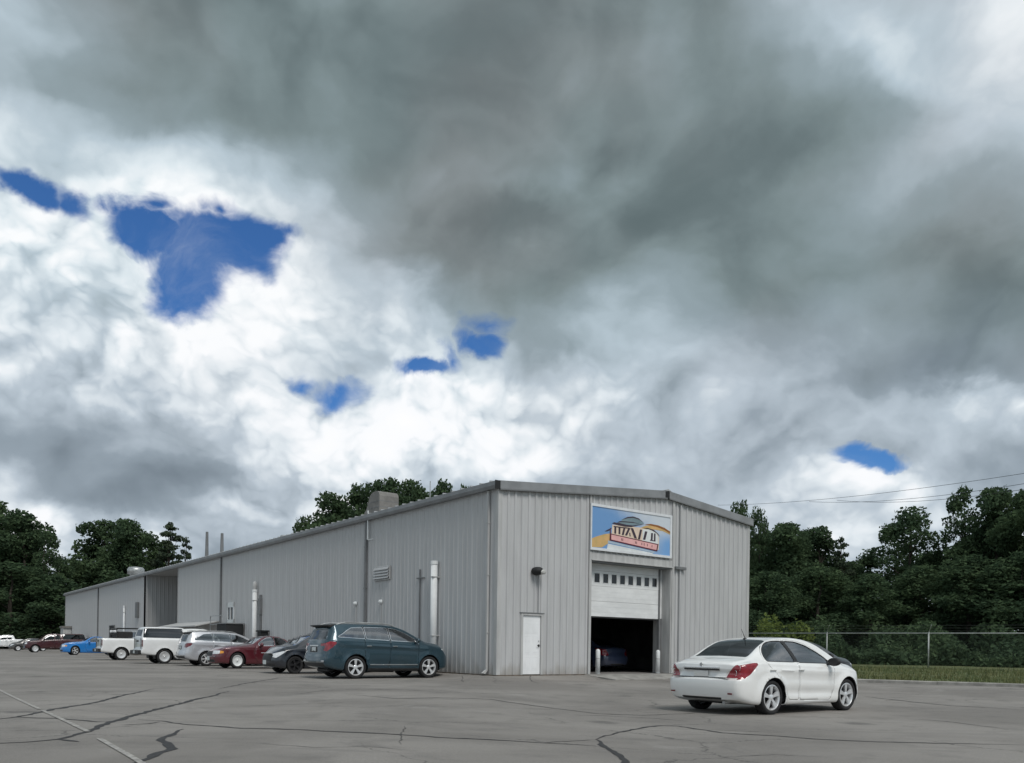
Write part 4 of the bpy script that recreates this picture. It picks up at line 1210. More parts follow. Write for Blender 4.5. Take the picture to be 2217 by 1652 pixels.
    def finish(self, root, body_mat):
        bm = self.bm; rid = self.rid
        buckets = {}
        for f in bm.faces:
            if f[rid] >= 0: buckets.setdefault(f[rid], []).append(f)
        out = {}
        sol = {'body', 'door', 'trunk_lid', 'bonnet', 'tailgate'}
        for r, fs in buckets.items():
            name, mat = self.regions[r]
            vs = []; ix = {}; F = []
            glass = name in ('side_window', 'windscreen', 'rear_window')
            for f in fs:
                q = []
                for v in f.verts:
                    if v.index not in ix or True:
                        pass
                    if v not in ix:
                        ix[v] = len(vs); co = v.co.copy()
                        if glass: co -= v.normal * .007
                        vs.append(co)
                    q.append(ix[v])
                F.append(q)
            o = obj(name, vs, F, mat or body_mat, root, True)
            o.data.set_sharp_from_angle(angle=math.radians(38))
            if name in sol:
                md = o.modifiers.new('thickness', 'SOLIDIFY'); md.thickness = .014; md.offset = -1
            out.setdefault(name, []).append(o)
        bm.free()
        return out

def fside(s, zmin=0, nymin=.35):
    return lambda f: f.normal.y * s > nymin and f.calc_center_median().z > zmin
def frear(lim=-.35): return lambda f: f.normal.x < lim
def ffront(lim=.35): return lambda f: f.normal.x > lim

XZ = ((1, 0, 0), (0, 0, 1)); YZ = ((0, 1, 0), (0, 0, 1)); XY = ((1, 0, 0), (0, 1, 0))

def make_car(name, label, cat, p, group=None):
    root = tag(empty(name), label, cat, group)
    car = Car(p); car.shell(); L = p['L']; rt = p['rt']; body = p['paint']
    R = p['arch']
    # wheel arches
    for ax in p['axles']:
        circ = [(ax + R*math.cos(a), rt + R*math.sin(a)) for a in np.linspace(0, PI, 15)] + [(ax - R*.985, 0.02), (ax + R*.985, 0.02)]
        car.cut('arch', circ, *XZ, lambda f: abs(f.calc_center_median().y) > p['W'] * .27, kill=True)
    # glass
    for s in (1, -1):
        for wpoly in p['windows']:
            wp = rounded(wpoly, p.get('wround', .05))
            if p.get('trim'):
                car.cut('window_trim', grow(wp, p.get('trimw', .022)), *XZ, fside(s, .7, .3), p['trim'])
                tr = len(car.regions) - 1
                car.cut('side_window', wp, *XZ, fside(s, .7, .3), p.get('glass', M_GL), over=tr)
            else:
                car.cut('side_window', wp, *XZ, fside(s, .7, .3), p.get('glass', M_GL))
        for wp in p.get('black_pillars', []):
            car.cut('pillar_cover', wp, *XZ, fside(s, .7, .3), M_PLAS)
        for wp in p.get('side_black', []):
            car.cut('sill_cladding', wp, *XZ, fside(s, 0, .2), M_PLAS)
    for (nm, poly, mat) in p.get('top_cuts', []):
        q = rounded(poly, .05)
        car.cut(nm, q, *XY, lambda f: f.normal.z > .12 and f.calc_center_median().z > p.get('topmin', .8), mat)
    for (nm, poly, mat) in p.get('rear_cuts', []):
        car.cut(nm, rounded(poly, .04), *YZ, frear(-.15), mat)
    for (nm, poly, mat) in p.get('front_cuts', []):
        car.cut(nm, rounded(poly, .03), *YZ, ffront(.15), mat)
    # wrap-around lamps: w = |y| + distance from the end
    for s in (1, -1):
        for (nm, poly, mat) in p.get('rear_lamps', []):
            car.cut(nm, rounded(poly, .03, 2), (1, s, 0), (0, 0, 1), lambda f: f.normal.x < .3 and f.normal.y * s > -.2 and f.calc_center_median().x < .75 and f.calc_center_median().y * s > .2 and f.normal.z < .8, mat)
        for (nm, poly, mat) in p.get('head_lamps', []):
            q = [(a - L, b) for a, b in poly]
            car.cut(nm, rounded(q, .03, 2), (-1, s, 0), (0, 0, 1), lambda f: f.normal.x > -.3 and f.normal.y * s > -.2 and f.calc_center_median().x > L - 1.0 and f.calc_center_median().y * s > .2 and f.normal.z < .93, mat)
        for dp in p.get('doors', []):
            car.cut('gap', rounded(grow(dp, .007), .05), *XZ, fside(s, .15, .2), kill=True)
            # the door itself is what remains inside
            for f in car.bm.faces: pass
    # doors: recover faces inside the slightly smaller outline
    car2 = car
    doors = []
    if p.get('doors'):
        bm = car.bm; rid = car.rid
        for s in (1, -1):
            for dp in p['doors']:
                outer = rounded(grow(dp, .007), .05); inner = rounded(dp, .05)
                # faces marked -1 here that lie in the outline come back as a door
                car.regions.append(('door', None)); r = len(car.regions) - 1
                back = [f for f in bm.faces if f[rid] == -1 and f.normal.y * s > .2 and inside(outer, f.calc_center_median().x, f.calc_center_median().z)]
                for f in back: f[rid] = r
                car.cut('dummy', inner, *XZ, lambda f: True, over=r)
                d = len(car.regions) - 1
                for f in bm.faces:
                    if f[rid] == r: f[rid] = -1
                    elif f[rid] == d: f[rid] = r
                doors.append((s, dp, r))
    parts = car.finish(root, body)
    # handles on the doors
    if 'door' in parts:
        for o, (s, dp, r) in zip(parts['door'], doors):
            hx = min(q[0] for q in dp) + .16; hz = p.get('handle_z', .80)
            ys = [v.co.y for v in o.data.vertices if abs(v.co.x - hx) < .15 and abs(v.co.z - hz) < .12]
            if not ys: continue
            y = max(ys, key=abs)
            h = MB().box((hx - .09, min(y, y + s*.028), hz - .014), (hx + .09, max(y, y + s*.028), hz + .014), .008).build('handle', p.get('handle_mat', body), o)
    # wells, wheels
    hw = p['W'] / 2
    for ax in p['axles']:
        for s in (1, -1):
            a = np.linspace(-.25, PI + .25, 16); m = MB(); vs = []
            for t in a:
                for y in (hw*.42, hw*.955): vs.append((ax + (R + .012)*math.cos(t), s*y, rt + (R + .012)*math.sin(t)))
            m.add(vs, [(2*i, 2*i+1, 2*i+3, 2*i+2) for i in range(len(a)-1)])
            m.add([(ax + (R + .012)*math.cos(t), s*hw*.42, rt + (R + .012)*math.sin(t)) for t in a], [tuple(range(len(a)))])
            m.build('wheel_well', M_PLAS, root)
            make_wheel(root, ax, s*(hw - p.get('inset', .125)), s, rt, p.get('tw', .215), **p.get('wheel', {}))
    # cabin: floor, dash, seats
    zf = float(pchip(p['bottom'], L/2)) + .05
    cx0, cx1 = p['cabin']
    MB().box((cx0, -hw*.84, zf), (cx1 + .2, hw*.84, zf + .12)).box((cx1 - .12, -hw*.80, zf + .1), (cx1 + .25, hw*.80, p['beltz'] - .03), .04).box((cx0 - .35, -hw*.78, zf + .12), (cx0, hw*.78, p['beltz'] - .06)).build('cabin_floor', M_CABIN, root)
    for x in p['seats']:
        for y in (-.36, .36):
            m = MB().box((x, y - .24, zf + .12), (x + .50, y + .24, zf + .36), .04)
            m.prism([(x - .18, y - .22, p['beltz'] + .10), (x - .06, y - .22, p['beltz'] + .10), (x + .12, y - .22, zf + .3), (x, y - .22, zf + .3)], (0, 0, 0), (0, .44, 0))
            m.box((x - .20, y - .13, p['beltz'] + .14), (x - .10, y + .13, p['beltz'] + .32), .03)
            o = m.build('seat', M_SEAT, root); fix_normals(o)
    if p.get('wheelpos'):
        x, y, z = p['wheelpos']
        MB().tube([(x + .05*math.sin(t)*.5, y + .18*math.cos(t), z + .18*math.sin(t)) for t in np.linspace(0, 2*PI, 20)], .016, 6).build('steering_wheel', M_CABIN, root)
    # mirrors
    mx, mz = p['mirror']; wmx = float(pchip(p['wmid'], mx))
    for s in (1, -1):
        bm = bmesh.new(); bmesh.ops.create_uvsphere(bm, u_segments=14, v_segments=9, radius=1)
        for v in bm.verts:
            v.co.x = v.co.x * .085 + (-.02 if v.co.x < 0 else 0); v.co.y *= .13; v.co.z *= .085
            if v.co.x < -.05: v.co.x = -.05
        me = bpy.data.meshes.new('mirror'); bm.to_mesh(me); bm.free()
        me.materials.append(p.get('mirror_mat', body)); me.polygons.foreach_set('use_smooth', [True]*len(me.polygons))
        mo = bpy.data.objects.new('mirror', me); COL.objects.link(mo); mo.parent = root; mo.location = (mx, s*(wmx + .10), mz)
        MB().box((-.03, min(-s*.02, -s*.22), -.07), (.03, max(-s*.02, -s*.22), -.04), .008).build('mirror_arm', M_PLAS, mo)
    for fn in p.get('extras', []): fn(root, p)
    return root

def put(root, x, y, heading, z=None):
    root.location = (x, y, lot_z(x, y) if z is None else z); root.rotation_euler = (0, 0, heading)

def plate(x, z, w=.31, h=.15, tilt=0., mat=None, y=0.):
    def fn(root, p):
        o = MB().box((-.008, -w/2, -h/2), (.004, w/2, h/2), .003).build('number_plate', mat or M_PLATE, root)
        o.location = (x, y, z); o.rotation_euler = (0, tilt, 0)
    return fn
def bar(nm, a, b, mat, bev=.006):
    def fn(root, p): MB().box(a, b, bev).build(nm, mat, root)
    return fn
def tube_part(nm, pts, r, mat):
    def fn(root, p): MB().tube(pts, r, 8).build(nm, mat, root)
    return fn
def roof_rails(x0, x1, y, zf, mat):
    def fn(root, p):
        for s in (1, -1):
            pts = [(x, s*y, float(pchip(p['top'], x)) - .03 + .055*min(1, (x - x0)*4, (x1 - x)*4)) for x in np.linspace(x0, x1, 14)]
            MB().tube(pts, .022, 6).build('roof_rail', mat, root)
    return fn
def antenna(x, h=.22):
    def fn(root, p):
        z = float(pchip(p['top'], x)) - .01
        MB().lathe([(0, .035), (.03, .02), (.045, 0)], 12, c=(x, 0, z)).tube([(x, 0, z + .02), (x - h*.6, 0, z + h)], [.008, .004], 6).build('antenna', M_PLAS, root)
    return fn
def wipers(x, z0, x1, z1):
    def fn(root, p):
        for y in (-.1, .45):
            MB().tube([(x, y - .0, z0), (x1, y - .5, z1)], .009, 5).build('wiper', M_PLAS, root)
    return fn
def exhaust(x, y, z):
    def fn(root, p): MB().lathe([(.028, 0), (.034, 0), (.034, .25), (.028, .25)], 12, 'Y').build('exhaust_pipe', M_STEEL, root); 
    def fn2(root, p):
        o = MB().tube([(x, y, z), (x + .3, y, z + .01)], .03, 10).build('exhaust_pipe', M_STEEL, root)
    return fn2
def silencer():
    def fn(root, p):
        MB().box((.35, -.45, .20), (.60, .45, .34), .05).tube([(.5, -.2, .25), (3.0, -.1, .22)], .035, 8).box((p['axles'][0]-.06, -p['W']*.36, p['rt']-.06), (p['axles'][0]+.06, p['W']*.36, p['rt']+.05), .02).build('undertray', M_PLAS, root)
    return fn

# ---------------- the white saloon in front
def sedan_params(paintm, **kw):
    L, W = 4.40, 1.76
    p = dict(L=L, W=W, H=1.51, paint=paintm, rt=.318, arch=.365, axles=(1.0, 3.525), fine=True,
        top=[(0,.99),(.03,1.015),(.12,1.04),(.30,1.065),(.48,1.09),(.62,1.145),(.95,1.325),(1.25,1.445),(1.6,1.50),(2.0,1.515),(2.35,1.495),(2.7,1.42),(3.05,1.27),(3.35,1.105),(3.5,1.035),(3.8,.985),(4.1,.905),(4.3,.81),(4.38,.74),(4.4,.70)],
        belt=[(0,.93),(.3,.985),(.8,1.005),(1.4,.985),(2.4,.945),(3.2,.915),(3.6,.885),(4.0,.82),(4.3,.70),(4.4,.62)],
        wmid=[(0,.70),(.03,.76),(.08,.80),(.16,.83),(.4,.865),(1.0,.88),(2.2,.88),(3.5,.875),(3.9,.845),(4.15,.79),(4.28,.73),(4.36,.66),(4.4,.60)],
        wtop=[(0,.62),(.2,.68),(.5,.70),(.9,.635),(1.3,.585),(1.9,.575),(2.5,.59),(3.0,.65),(3.4,.72),(3.9,.72),(4.2,.64),(4.4,.52)],
        bottom=[(0,.30),(.3,.235),(.7,.19),(1.3,.175),(3.3,.175),(3.8,.185),(4.4,.24)],
        rearp=[(.1,.10),(.28,.05),(.40,.0),(.56,-.03),(.66,-.03),(.70,.03),(.74,.055),(.83,.065),(.86,.045),(.95,.05),(1.02,.10),(1.5,.12)],
        frontp=[(.1,.12),(.25,.03),(.45,0),(.6,.02),(.75,.10),(1.,.2)],
        windows=[[(.86,1.035),(.855,1.10),(.92,1.20),(1.02,1.30),(1.16,1.375),(1.36,1.41),(1.62,1.415),(1.755,1.02)],
                 [(1.73,1.415),(2.06,1.405),(2.36,1.335),(2.66,1.205),(2.86,1.085),(2.90,1.03),(2.86,.995),(1.87,1.012)]],
        black_pillars=[[(1.60,1.425),(1.75,1.425),(1.90,1.008),(1.735,1.012)], [(2.84,1.10),(2.93,1.06),(3.04,.99),(3.02,.955),(2.84,.975)]],
        wround=.045, trim=M_PLAS, trimw=.016,
        top_cuts=[('rear_window', [(.56,-.60),(.56,.60),(1.22,.53),(1.30,.40),(1.32,0),(1.30,-.40),(1.22,-.53)], kw.get('rglass', M_GLT)),
                  ('windscreen', [(2.44,-.50),(2.40,0),(2.44,.50),(3.36,.66),(3.42,0),(3.36,-.66)], M_GL)],
        topmin=1.06,
        rear_lamps=kw.get('rear_lamps', [('tail_light', [(.60,.70),(.80,.675),(1.04,.70),(1.20,.78),(1.42,.96),(1.40,.995),(1.08,1.0),(.86,.975),(.76,.91)], M_RED)]),
        head_lamps=kw.get('head_lamps', [('headlight', [(.60,.62),(.85,.60),(1.25,.74),(1.38,.80),(1.20,.80),(.80,.76),(.62,.70)], M_CLEAR)]),
        front_cuts=kw.get('front_cuts', [('grille', [(-.40,.60),(.40,.60),(.36,.70),(-.36,.70)], M_PLAS), ('lower_grille', [(-.52,.28),(.52,.28),(.46,.44),(-.46,.44)], M_PLAS)]),
        rear_cuts=[('bumper_vent', [(-.42,.285),(.42,.285),(.46,.335),(-.46,.335)], M_PLAS)],
        doors=[[(1.08,.80),(1.24,.68),(1.43,.48),(1.52,.285),(1.84,.275),(1.845,1.0),(1.68,1.445),(1.35,1.45),(1.10,1.39),(.92,1.26),(.80,1.08),(.86,.96)],
               [(1.87,.275),(2.92,.255),(3.02,.42),(3.06,.95),(2.66,1.245),(2.36,1.375),(2.06,1.44),(1.71,1.448),(1.872,1.0)]],
        handle_z=.865, creases=[(.3,.895,3.6,.80,.022,.022),(1.25,.44,3.2,.40,-.030,.07),(1.3,.70,3.3,.64,-.012,.06),(.35,.78,1.7,.86,.014,.03)], flare=.034,
        cabin=(1.0, 3.1), beltz=.97, seats=(1.2, 2.05), mirror=(2.86, 1.02), mirror_mat=M_PLAS, wheelpos=(2.75, .36, .98), inset=.115, tw=.21)
    p.update({k: v for k, v in kw.items() if k not in ('rglass',)})
    return p

M_PW = paint('white_car_paint', (.87, .87, .855), dirt=.10)
def sedan_detail(root, p):
    # boot lid edge, chrome strip, badge, bumper line, lamp insets
    m = MB()
    for y0, y1 in ((-.62, .62),): m.box((.02, y0, .708), (.062, y1, .716))
    m.build('boot_seam', M_PLAS, root)
    MB().box((.012, -.40, .872), (.098, .40, .905), .008).build('boot_chrome_strip', M_CHROME, root)
    MB().box((.030, -.39, .842), (.090, .39, .8715)).build('strip_shade_bar', M_PLAS, root)  # solid black bar: shade under the chrome strip put into its colour
    MB().lathe([(0, -.008), (.034, -.007), (.038, 0)], 16, 'Y').build('badge', M_STEEL, root).matrix_local = Matrix.Translation((.040, 0, .948)) @ Matrix.Rotation(-PI/2, 4, 'Z')
    for s in (1, -1):
        for yy, zz, r in ((.70, .80, .055), (.755, .895, .05)):
            o = MB().lathe([(r*.86, -.004), (r, -.007), (r*1.02, 0)], 16, 'Y').build('lamp_ring', M_CHROME, root, True)
            o.matrix_local = Matrix.Translation((.115 + (yy-.70)*.6, s*yy, zz)) @ Matrix.Rotation(-PI/2 + s*.5, 4, 'Z')
        MB().box((.018, min(s*.60, s*.70), .40), (.03, max(s*.60, s*.70), .43), .004).build('reflector', M_REDD, root)
pS = sedan_params(M_PW, extras=[plate(.040, .775, .32, .115, 0, material('plain_plate', (.70, .69, .67), .45)), sedan_detail, antenna(1.35, .20), exhaust(.12, -.45, .24), silencer(), wipers(3.38, 1.10, 3.0, 1.30)],
                  rt=.335, arch=.385, wheel=dict(style='alloy', spokes=5, turn=.35, rim_r=.245))
car = make_car('white_sedan', 'white four-door sedan standing alone on the open lot, rear towards us', 'car', pS)
_h = math.radians(37)
put(car, 3.72, 16.44, _h, z=-.158); car.scale = (1.04, 1.10, 1.03)

# ---------------- black saloon half hidden behind it
M_PK = paint('black_car_paint', (.012, .012, .014), dirt=.05)
pB = sedan_params(M_PK, extras=[plate(.052, .775)], fine=False, ns=46, wheel=dict(style='alloy', spokes=7))
car = make_car('black_sedan', 'black sedan mostly hidden behind the white sedan, near the kerb', 'car', pB)
put(car, 6.78, 25.2, math.radians(26), z=-.04)

# ---------------- sport utility
def suv_params(paintm, **kw):
    L, W = 4.95, 2.0
    p = dict(L=L, W=W, paint=paintm, rt=.385, arch=.435, axles=(1.12, 3.94), fine=True, crown=.05, shoulder=.962,
        top=[(0,1.60),(.03,1.70),(.10,1.755),(.3,1.79),(1.0,1.845),(2.0,1.845),(2.6,1.81),(3.0,1.71),(3.4,1.52),(3.72,1.35),(3.88,1.285),(4.25,1.235),(4.58,1.15),(4.80,1.04),(4.92,.90),(4.95,.84)],
        belt=[(0,1.24),(.6,1.29),(1.4,1.275),(2.6,1.235),(3.5,1.185),(4.0,1.14),(4.5,1.04),(4.85,.80),(4.95,.70)],
        wmid=[(0,.84),(.03,.88),(.08,.91),(.18,.95),(.5,.985),(1.1,1.0),(3.9,1.0),(4.3,.965),(4.6,.92),(4.8,.85),(4.9,.78),(4.95,.70)],
        wtop=[(0,.66),(.1,.70),(.4,.71),(1.2,.70),(2.4,.69),(3.0,.72),(3.5,.79),(3.9,.83),(4.5,.76),(4.95,.58)],
        bottom=[(0,.42),(.3,.33),(.8,.27),(1.5,.25),(3.6,.25),(4.2,.27),(4.95,.34)],
        rearp=[(.2,.10),(.40,.02),(.55,-.01),(.72,.0),(.80,.035),(1.10,.06),(1.30,.12),(1.60,.25),(1.80,.30)],
        frontp=[(.2,.14),(.4,.02),(.7,.0),(.95,.06),(1.2,.2)], rbulge=.08, fbulge=.13,
        windows=[[(.50,1.385),(.66,1.47),(.86,1.60),(1.02,1.685),(1.42,1.712),(1.46,1.345)], [(1.52,1.340),(1.50,1.715),(2.34,1.712),(2.38,1.300)],
                 [(2.45,1.296),(2.43,1.708),(2.70,1.672),(3.02,1.55),(3.34,1.385),(3.48,1.285),(3.40,1.262)]],
        black_pillars=[[(1.44,1.338),(1.40,1.722),(1.51,1.724),(1.53,1.334)], [(2.37,1.294),(2.33,1.718),(2.44,1.716),(2.46,1.290)]],
        side_black=[[(1.55,.24),(3.52,.24),(3.50,.345),(1.56,.355)]],
        wround=.04, trim=M_CHROME, trimw=.016, glass=M_GL,
        top_cuts=[('windscreen', [(2.70,-.56),(2.66,0),(2.70,.56),(3.74,.77),(3.80,0),(3.74,-.77)], M_GL)], topmin=1.28,
        rear_cuts=[('rear_window', [(-.68,1.28),(.68,1.28),(.65,1.48),(.58,1.63),(-.58,1.63),(-.65,1.48)], M_GLT), ('plate_recess', [(-.30,.86),(.30,.86),(.27,1.05),(-.27,1.05)], M_PLAS), ('bumper_cladding', [(-.80,.40),(.80,.40),(.78,.52),(-.78,.52)], M_PLAS)],
        rear_lamps=[('tail_light', [(.76,.92),(.98,.90),(1.22,1.02),(1.40,1.16),(1.38,1.22),(1.12,1.23),(.92,1.18),(.55,1.15),(.56,1.08),(.86,1.07)], M_RED)],
        head_lamps=[('headlight', [(.68,.86),(1.05,.90),(1.42,1.0),(1.42,1.03),(1.05,1.0),(.68,.96)], M_CLEAR)],
        front_cuts=[('grille', [(-.52,.72),(.52,.72),(.58,.94),(-.58,.94)], M_PLAS)],
        doors=[[(1.50,.48),(1.60,.385),(2.36,.38),(2.40,1.20),(2.37,1.755),(1.42,1.755),(1.46,1.25),(1.44,.95)], [(2.40,.38),(3.42,.375),(3.50,.52),(3.52,1.20),(3.36,1.42),(3.04,1.59),(2.70,1.715),(2.40,1.755),(2.432,1.20)]],
        handle_z=1.10, handle_mat=M_CHROME, creases=[(.4,1.16,4.2,1.02,.026,.03),(1.5,.52,3.5,.48,-.02,.10),(1.5,.62,3.5,.60,.008,.03)], flare=.022,
        cabin=(1.0, 3.35), beltz=1.2, seats=(.95, 1.75, 2.6), mirror=(3.40, 1.31), inset=.14, tw=.25)
    p.update(kw)
    return p
def suv_detail(root, p):
    o = MB().prism([(.52, -.66, 1.805), (.20, -.66, 1.775), (.20, -.66, 1.745), (.34, -.66, 1.71), (.52, -.66, 1.75)], (0, -.66, 0), (0, .66, 0)).build('rear_spoiler', M_PLAS, root); fix_normals(o)
    MB().box((.052, -.34, 1.06), (.088, .34, 1.10), .008).build('tailgate_chrome_strip', M_CHROME, root)
    MB().box((.00, -.88, .545), (.012, .88, .556)).build('bumper_strip', M_CHROME, root)
    for s in (1, -1):
        MB().box((.03, min(s*.62, s*.80), .565), (.05, max(s*.62, s*.80), .60), .005).build('reflector', M_CLEAR, root)
        q = MB().box((1.62, min(s*.995, s*1.02), .46), (3.46, max(s*.995, s*1.02), .49), .006).build('side_moulding', M_CHROME, root)
    MB().tube([(.16, -.1, 1.27), (.19, .3, 1.30)], .01, 5).build('wiper', M_PLAS, root)
M_TEAL = paint('teal_car_paint', (.020, .056, .078), metal=.4, rough=.26, dirt=.06)
pU = suv_params(M_TEAL, extras=[plate(.055, .955, .31, .16), suv_detail, roof_rails(.55, 2.75, .64, 0, M_STEEL), silencer()], wheel=dict(style='alloy', spokes=5, turn=PI/2, rim_r=.275))
SUV = make_car('teal_suv', 'dark teal SUV with roof rails parked nose to the wall, nearest the corner', 'suv', pU, 'vehicles parked along the warehouse wall')

ROW = 'vehicles parked along the warehouse wall'
HU = math.atan2(BU.y, BU.x)
def nose_in(root, s, L, gap=.5, dh=0.):
    p = P0 + BV * s - BU * (L + gap); put(root, p.x, p.y, HU + math.radians(dh), z=0)
def nose_out(root, s, L, gap=.6, dh=0.):
    p = P0 + BV * s - BU * gap; put(root, p.x, p.y, HU + PI + math.radians(dh), z=0)
nose_in(SUV, 3.0, 4.95, .45)

# ---------------- near-black saloon, nose out, beside the SUV
M_NAVY = paint('blue_black_car_paint', (.010, .013, .020), dirt=.05)
pN = sedan_params(M_NAVY, L=4.40, fine=True, ns=56,
    head_lamps=[('headlight', [(.55,.60),(.85,.56),(1.10,.66),(1.38,.80),(1.20,.80),(.80,.74),(.55,.70)], M_CLEAR)],
    front_cuts=[('grille', [(-.46,.44),(.46,.44),(.50,.68),(-.50,.68)], M_PLAS), ('lower_grille', [(-.66,.26),(.66,.26),(.60,.36),(-.60,.36)], M_PLAS)],
    extras=[plate(4.41, .40), bar('bumper_strip', (4.28, -.60, .715), (4.33, .60, .735), M_CHROME), wipers(3.38, 1.10, 3.0, 1.30)], wheel=dict(style='alloy', spokes=5, rim_mat=M_RIMD))
c = make_car('dark_sedan', 'glossy blue-black sedan parked nose out beside the teal SUV', 'car', pN, ROW); nose_out(c, 7.9, 4.40, .8); c.scale = (1, 1, 1.07)

# ---------------- maroon two-door, long bonnet, nose out
M_MAR = paint('maroon_car_paint', (.105, .012, .020), metal=.2, dirt=.06)
def coupe_params(pm, **kw):
    p = sedan_params(pm)
    p.update(L=4.85, W=1.86, axles=(1.0, 3.85), rt=.325, arch=.375, H=1.36, ns=56,
        top=[(0,.88),(.04,.92),(.3,.96),(.9,.99),(1.2,1.06),(1.6,1.26),(1.85,1.335),(2.2,1.35),(2.55,1.31),(2.85,1.17),(3.12,1.02),(3.3,.975),(4.0,.93),(4.5,.86),(4.78,.77),(4.85,.70)],
        belt=[(0,.84),(.5,.90),(1.5,.925),(3.0,.895),(4.0,.86),(4.6,.78),(4.85,.64)],
        wmid=[(0,.74),(.05,.82),(.16,.87),(.6,.915),(1.1,.93),(3.9,.92),(4.4,.89),(4.7,.82),(4.82,.73),(4.85,.66)],
        wtop=[(0,.66),(.3,.74),(.9,.76),(1.5,.62),(1.9,.57),(2.4,.58),(2.8,.66),(3.1,.76),(4.0,.78),(4.6,.70),(4.85,.58)],
        windows=[[(1.38,.965),(1.50,1.10),(1.72,1.25),(2.05,1.28),(2.10,.955)], [(2.16,.953),(2.12,1.28),(2.42,1.255),(2.62,1.165),(2.86,1.02),(2.86,.945)]],
        black_pillars=[], trim=M_CHROME, trimw=.016,
        top_cuts=[('rear_window', [(1.02,-.56),(1.02,.56),(1.62,.50),(1.66,0),(1.62,-.50)], M_GLT), ('windscreen', [(2.52,-.50),(2.50,0),(2.52,.50),(3.08,.70),(3.16,0),(3.08,-.70)], M_GL)], topmin=.97,
        bottom=[(0,.30),(.4,.22),(1.2,.17),(3.6,.17),(4.85,.22)],
        rear_lamps=[('tail_light', [(.45,.62),(1.02,.62),(1.10,.80),(.45,.80)], M_RED)],
        head_lamps=[('headlight', [(.42,.58),(.80,.58),(1.02,.60),(1.02,.72),(.80,.72),(.42,.72)], M_CLEAR), ('turn_signal', [(1.03,.60),(1.26,.62),(1.26,.70),(1.03,.72)], M_AMBER)],
        front_cuts=[('grille', [(-.34,.50),(.34,.50),(.36,.68),(-.36,.68)], M_PLAS), ('lower_grille', [(-.55,.26),(.55,.26),(.5,.36),(-.5,.36)], M_PLAS)],
        rear_cuts=[], doors=[[(1.62,.30),(2.95,.27),(3.06,.45),(3.05,.90),(2.92,1.0),(2.64,1.19),(2.42,1.285),(2.14,1.31),(2.14,.95),(1.72,.93),(1.60,.70)]],
        handle_z=.80, creases=[(.4,.80,4.3,.74,.016,.03)], cabin=(1.4, 2.95), beltz=.90, seats=(1.35, 2.0), mirror=(2.80, .97), mirror_mat=pm, wheelpos=None, extras=[])
    p.update(kw); return p
pM = coupe_params(M_MAR, extras=[bar('bumper_strip', (4.74, -.62, .475), (4.79, .62, .50), M_CHROME), plate(4.87, .40), wipers(3.1, 1.03, 2.75, 1.22)], wheel=dict(style='dish', rim_mat=M_WHITE))
c = make_car('maroon_coupe', 'maroon two-door car with long bonnet and white wheel centres, parked nose out', 'car', pM, ROW); nose_out(c, 15.0, 4.85, .3); c.scale = (1, 1, 1.12)

# ---------------- silver sport utility, nose in
M_SILV = paint('silver_car_paint', (.56, .57, .60), metal=.45, rough=.3, dirt=.08)
pX = suv_params(M_SILV, ns=56, rear_lamps=[('tail_light', [(.70,.98),(.98,.96),(1.26,1.06),(1.38,1.16),(1.34,1.21),(1.08,1.21),(.80,1.17)], M_REDD)],
    extras=[plate(.055, .955), suv_detail, roof_rails(.5, 2.8, .64, 0, M_STEEL)], wheel=dict(style='alloy', spokes=6))
X_SUV = make_car('silver_suv', 'pale silver SUV with dark tail lights, parked between the maroon coupe and the white pickup', 'suv', pX, ROW)
X_SUV.scale = (.95, .95, .93); nose_in(X_SUV, 19.6, 4.7, .5)

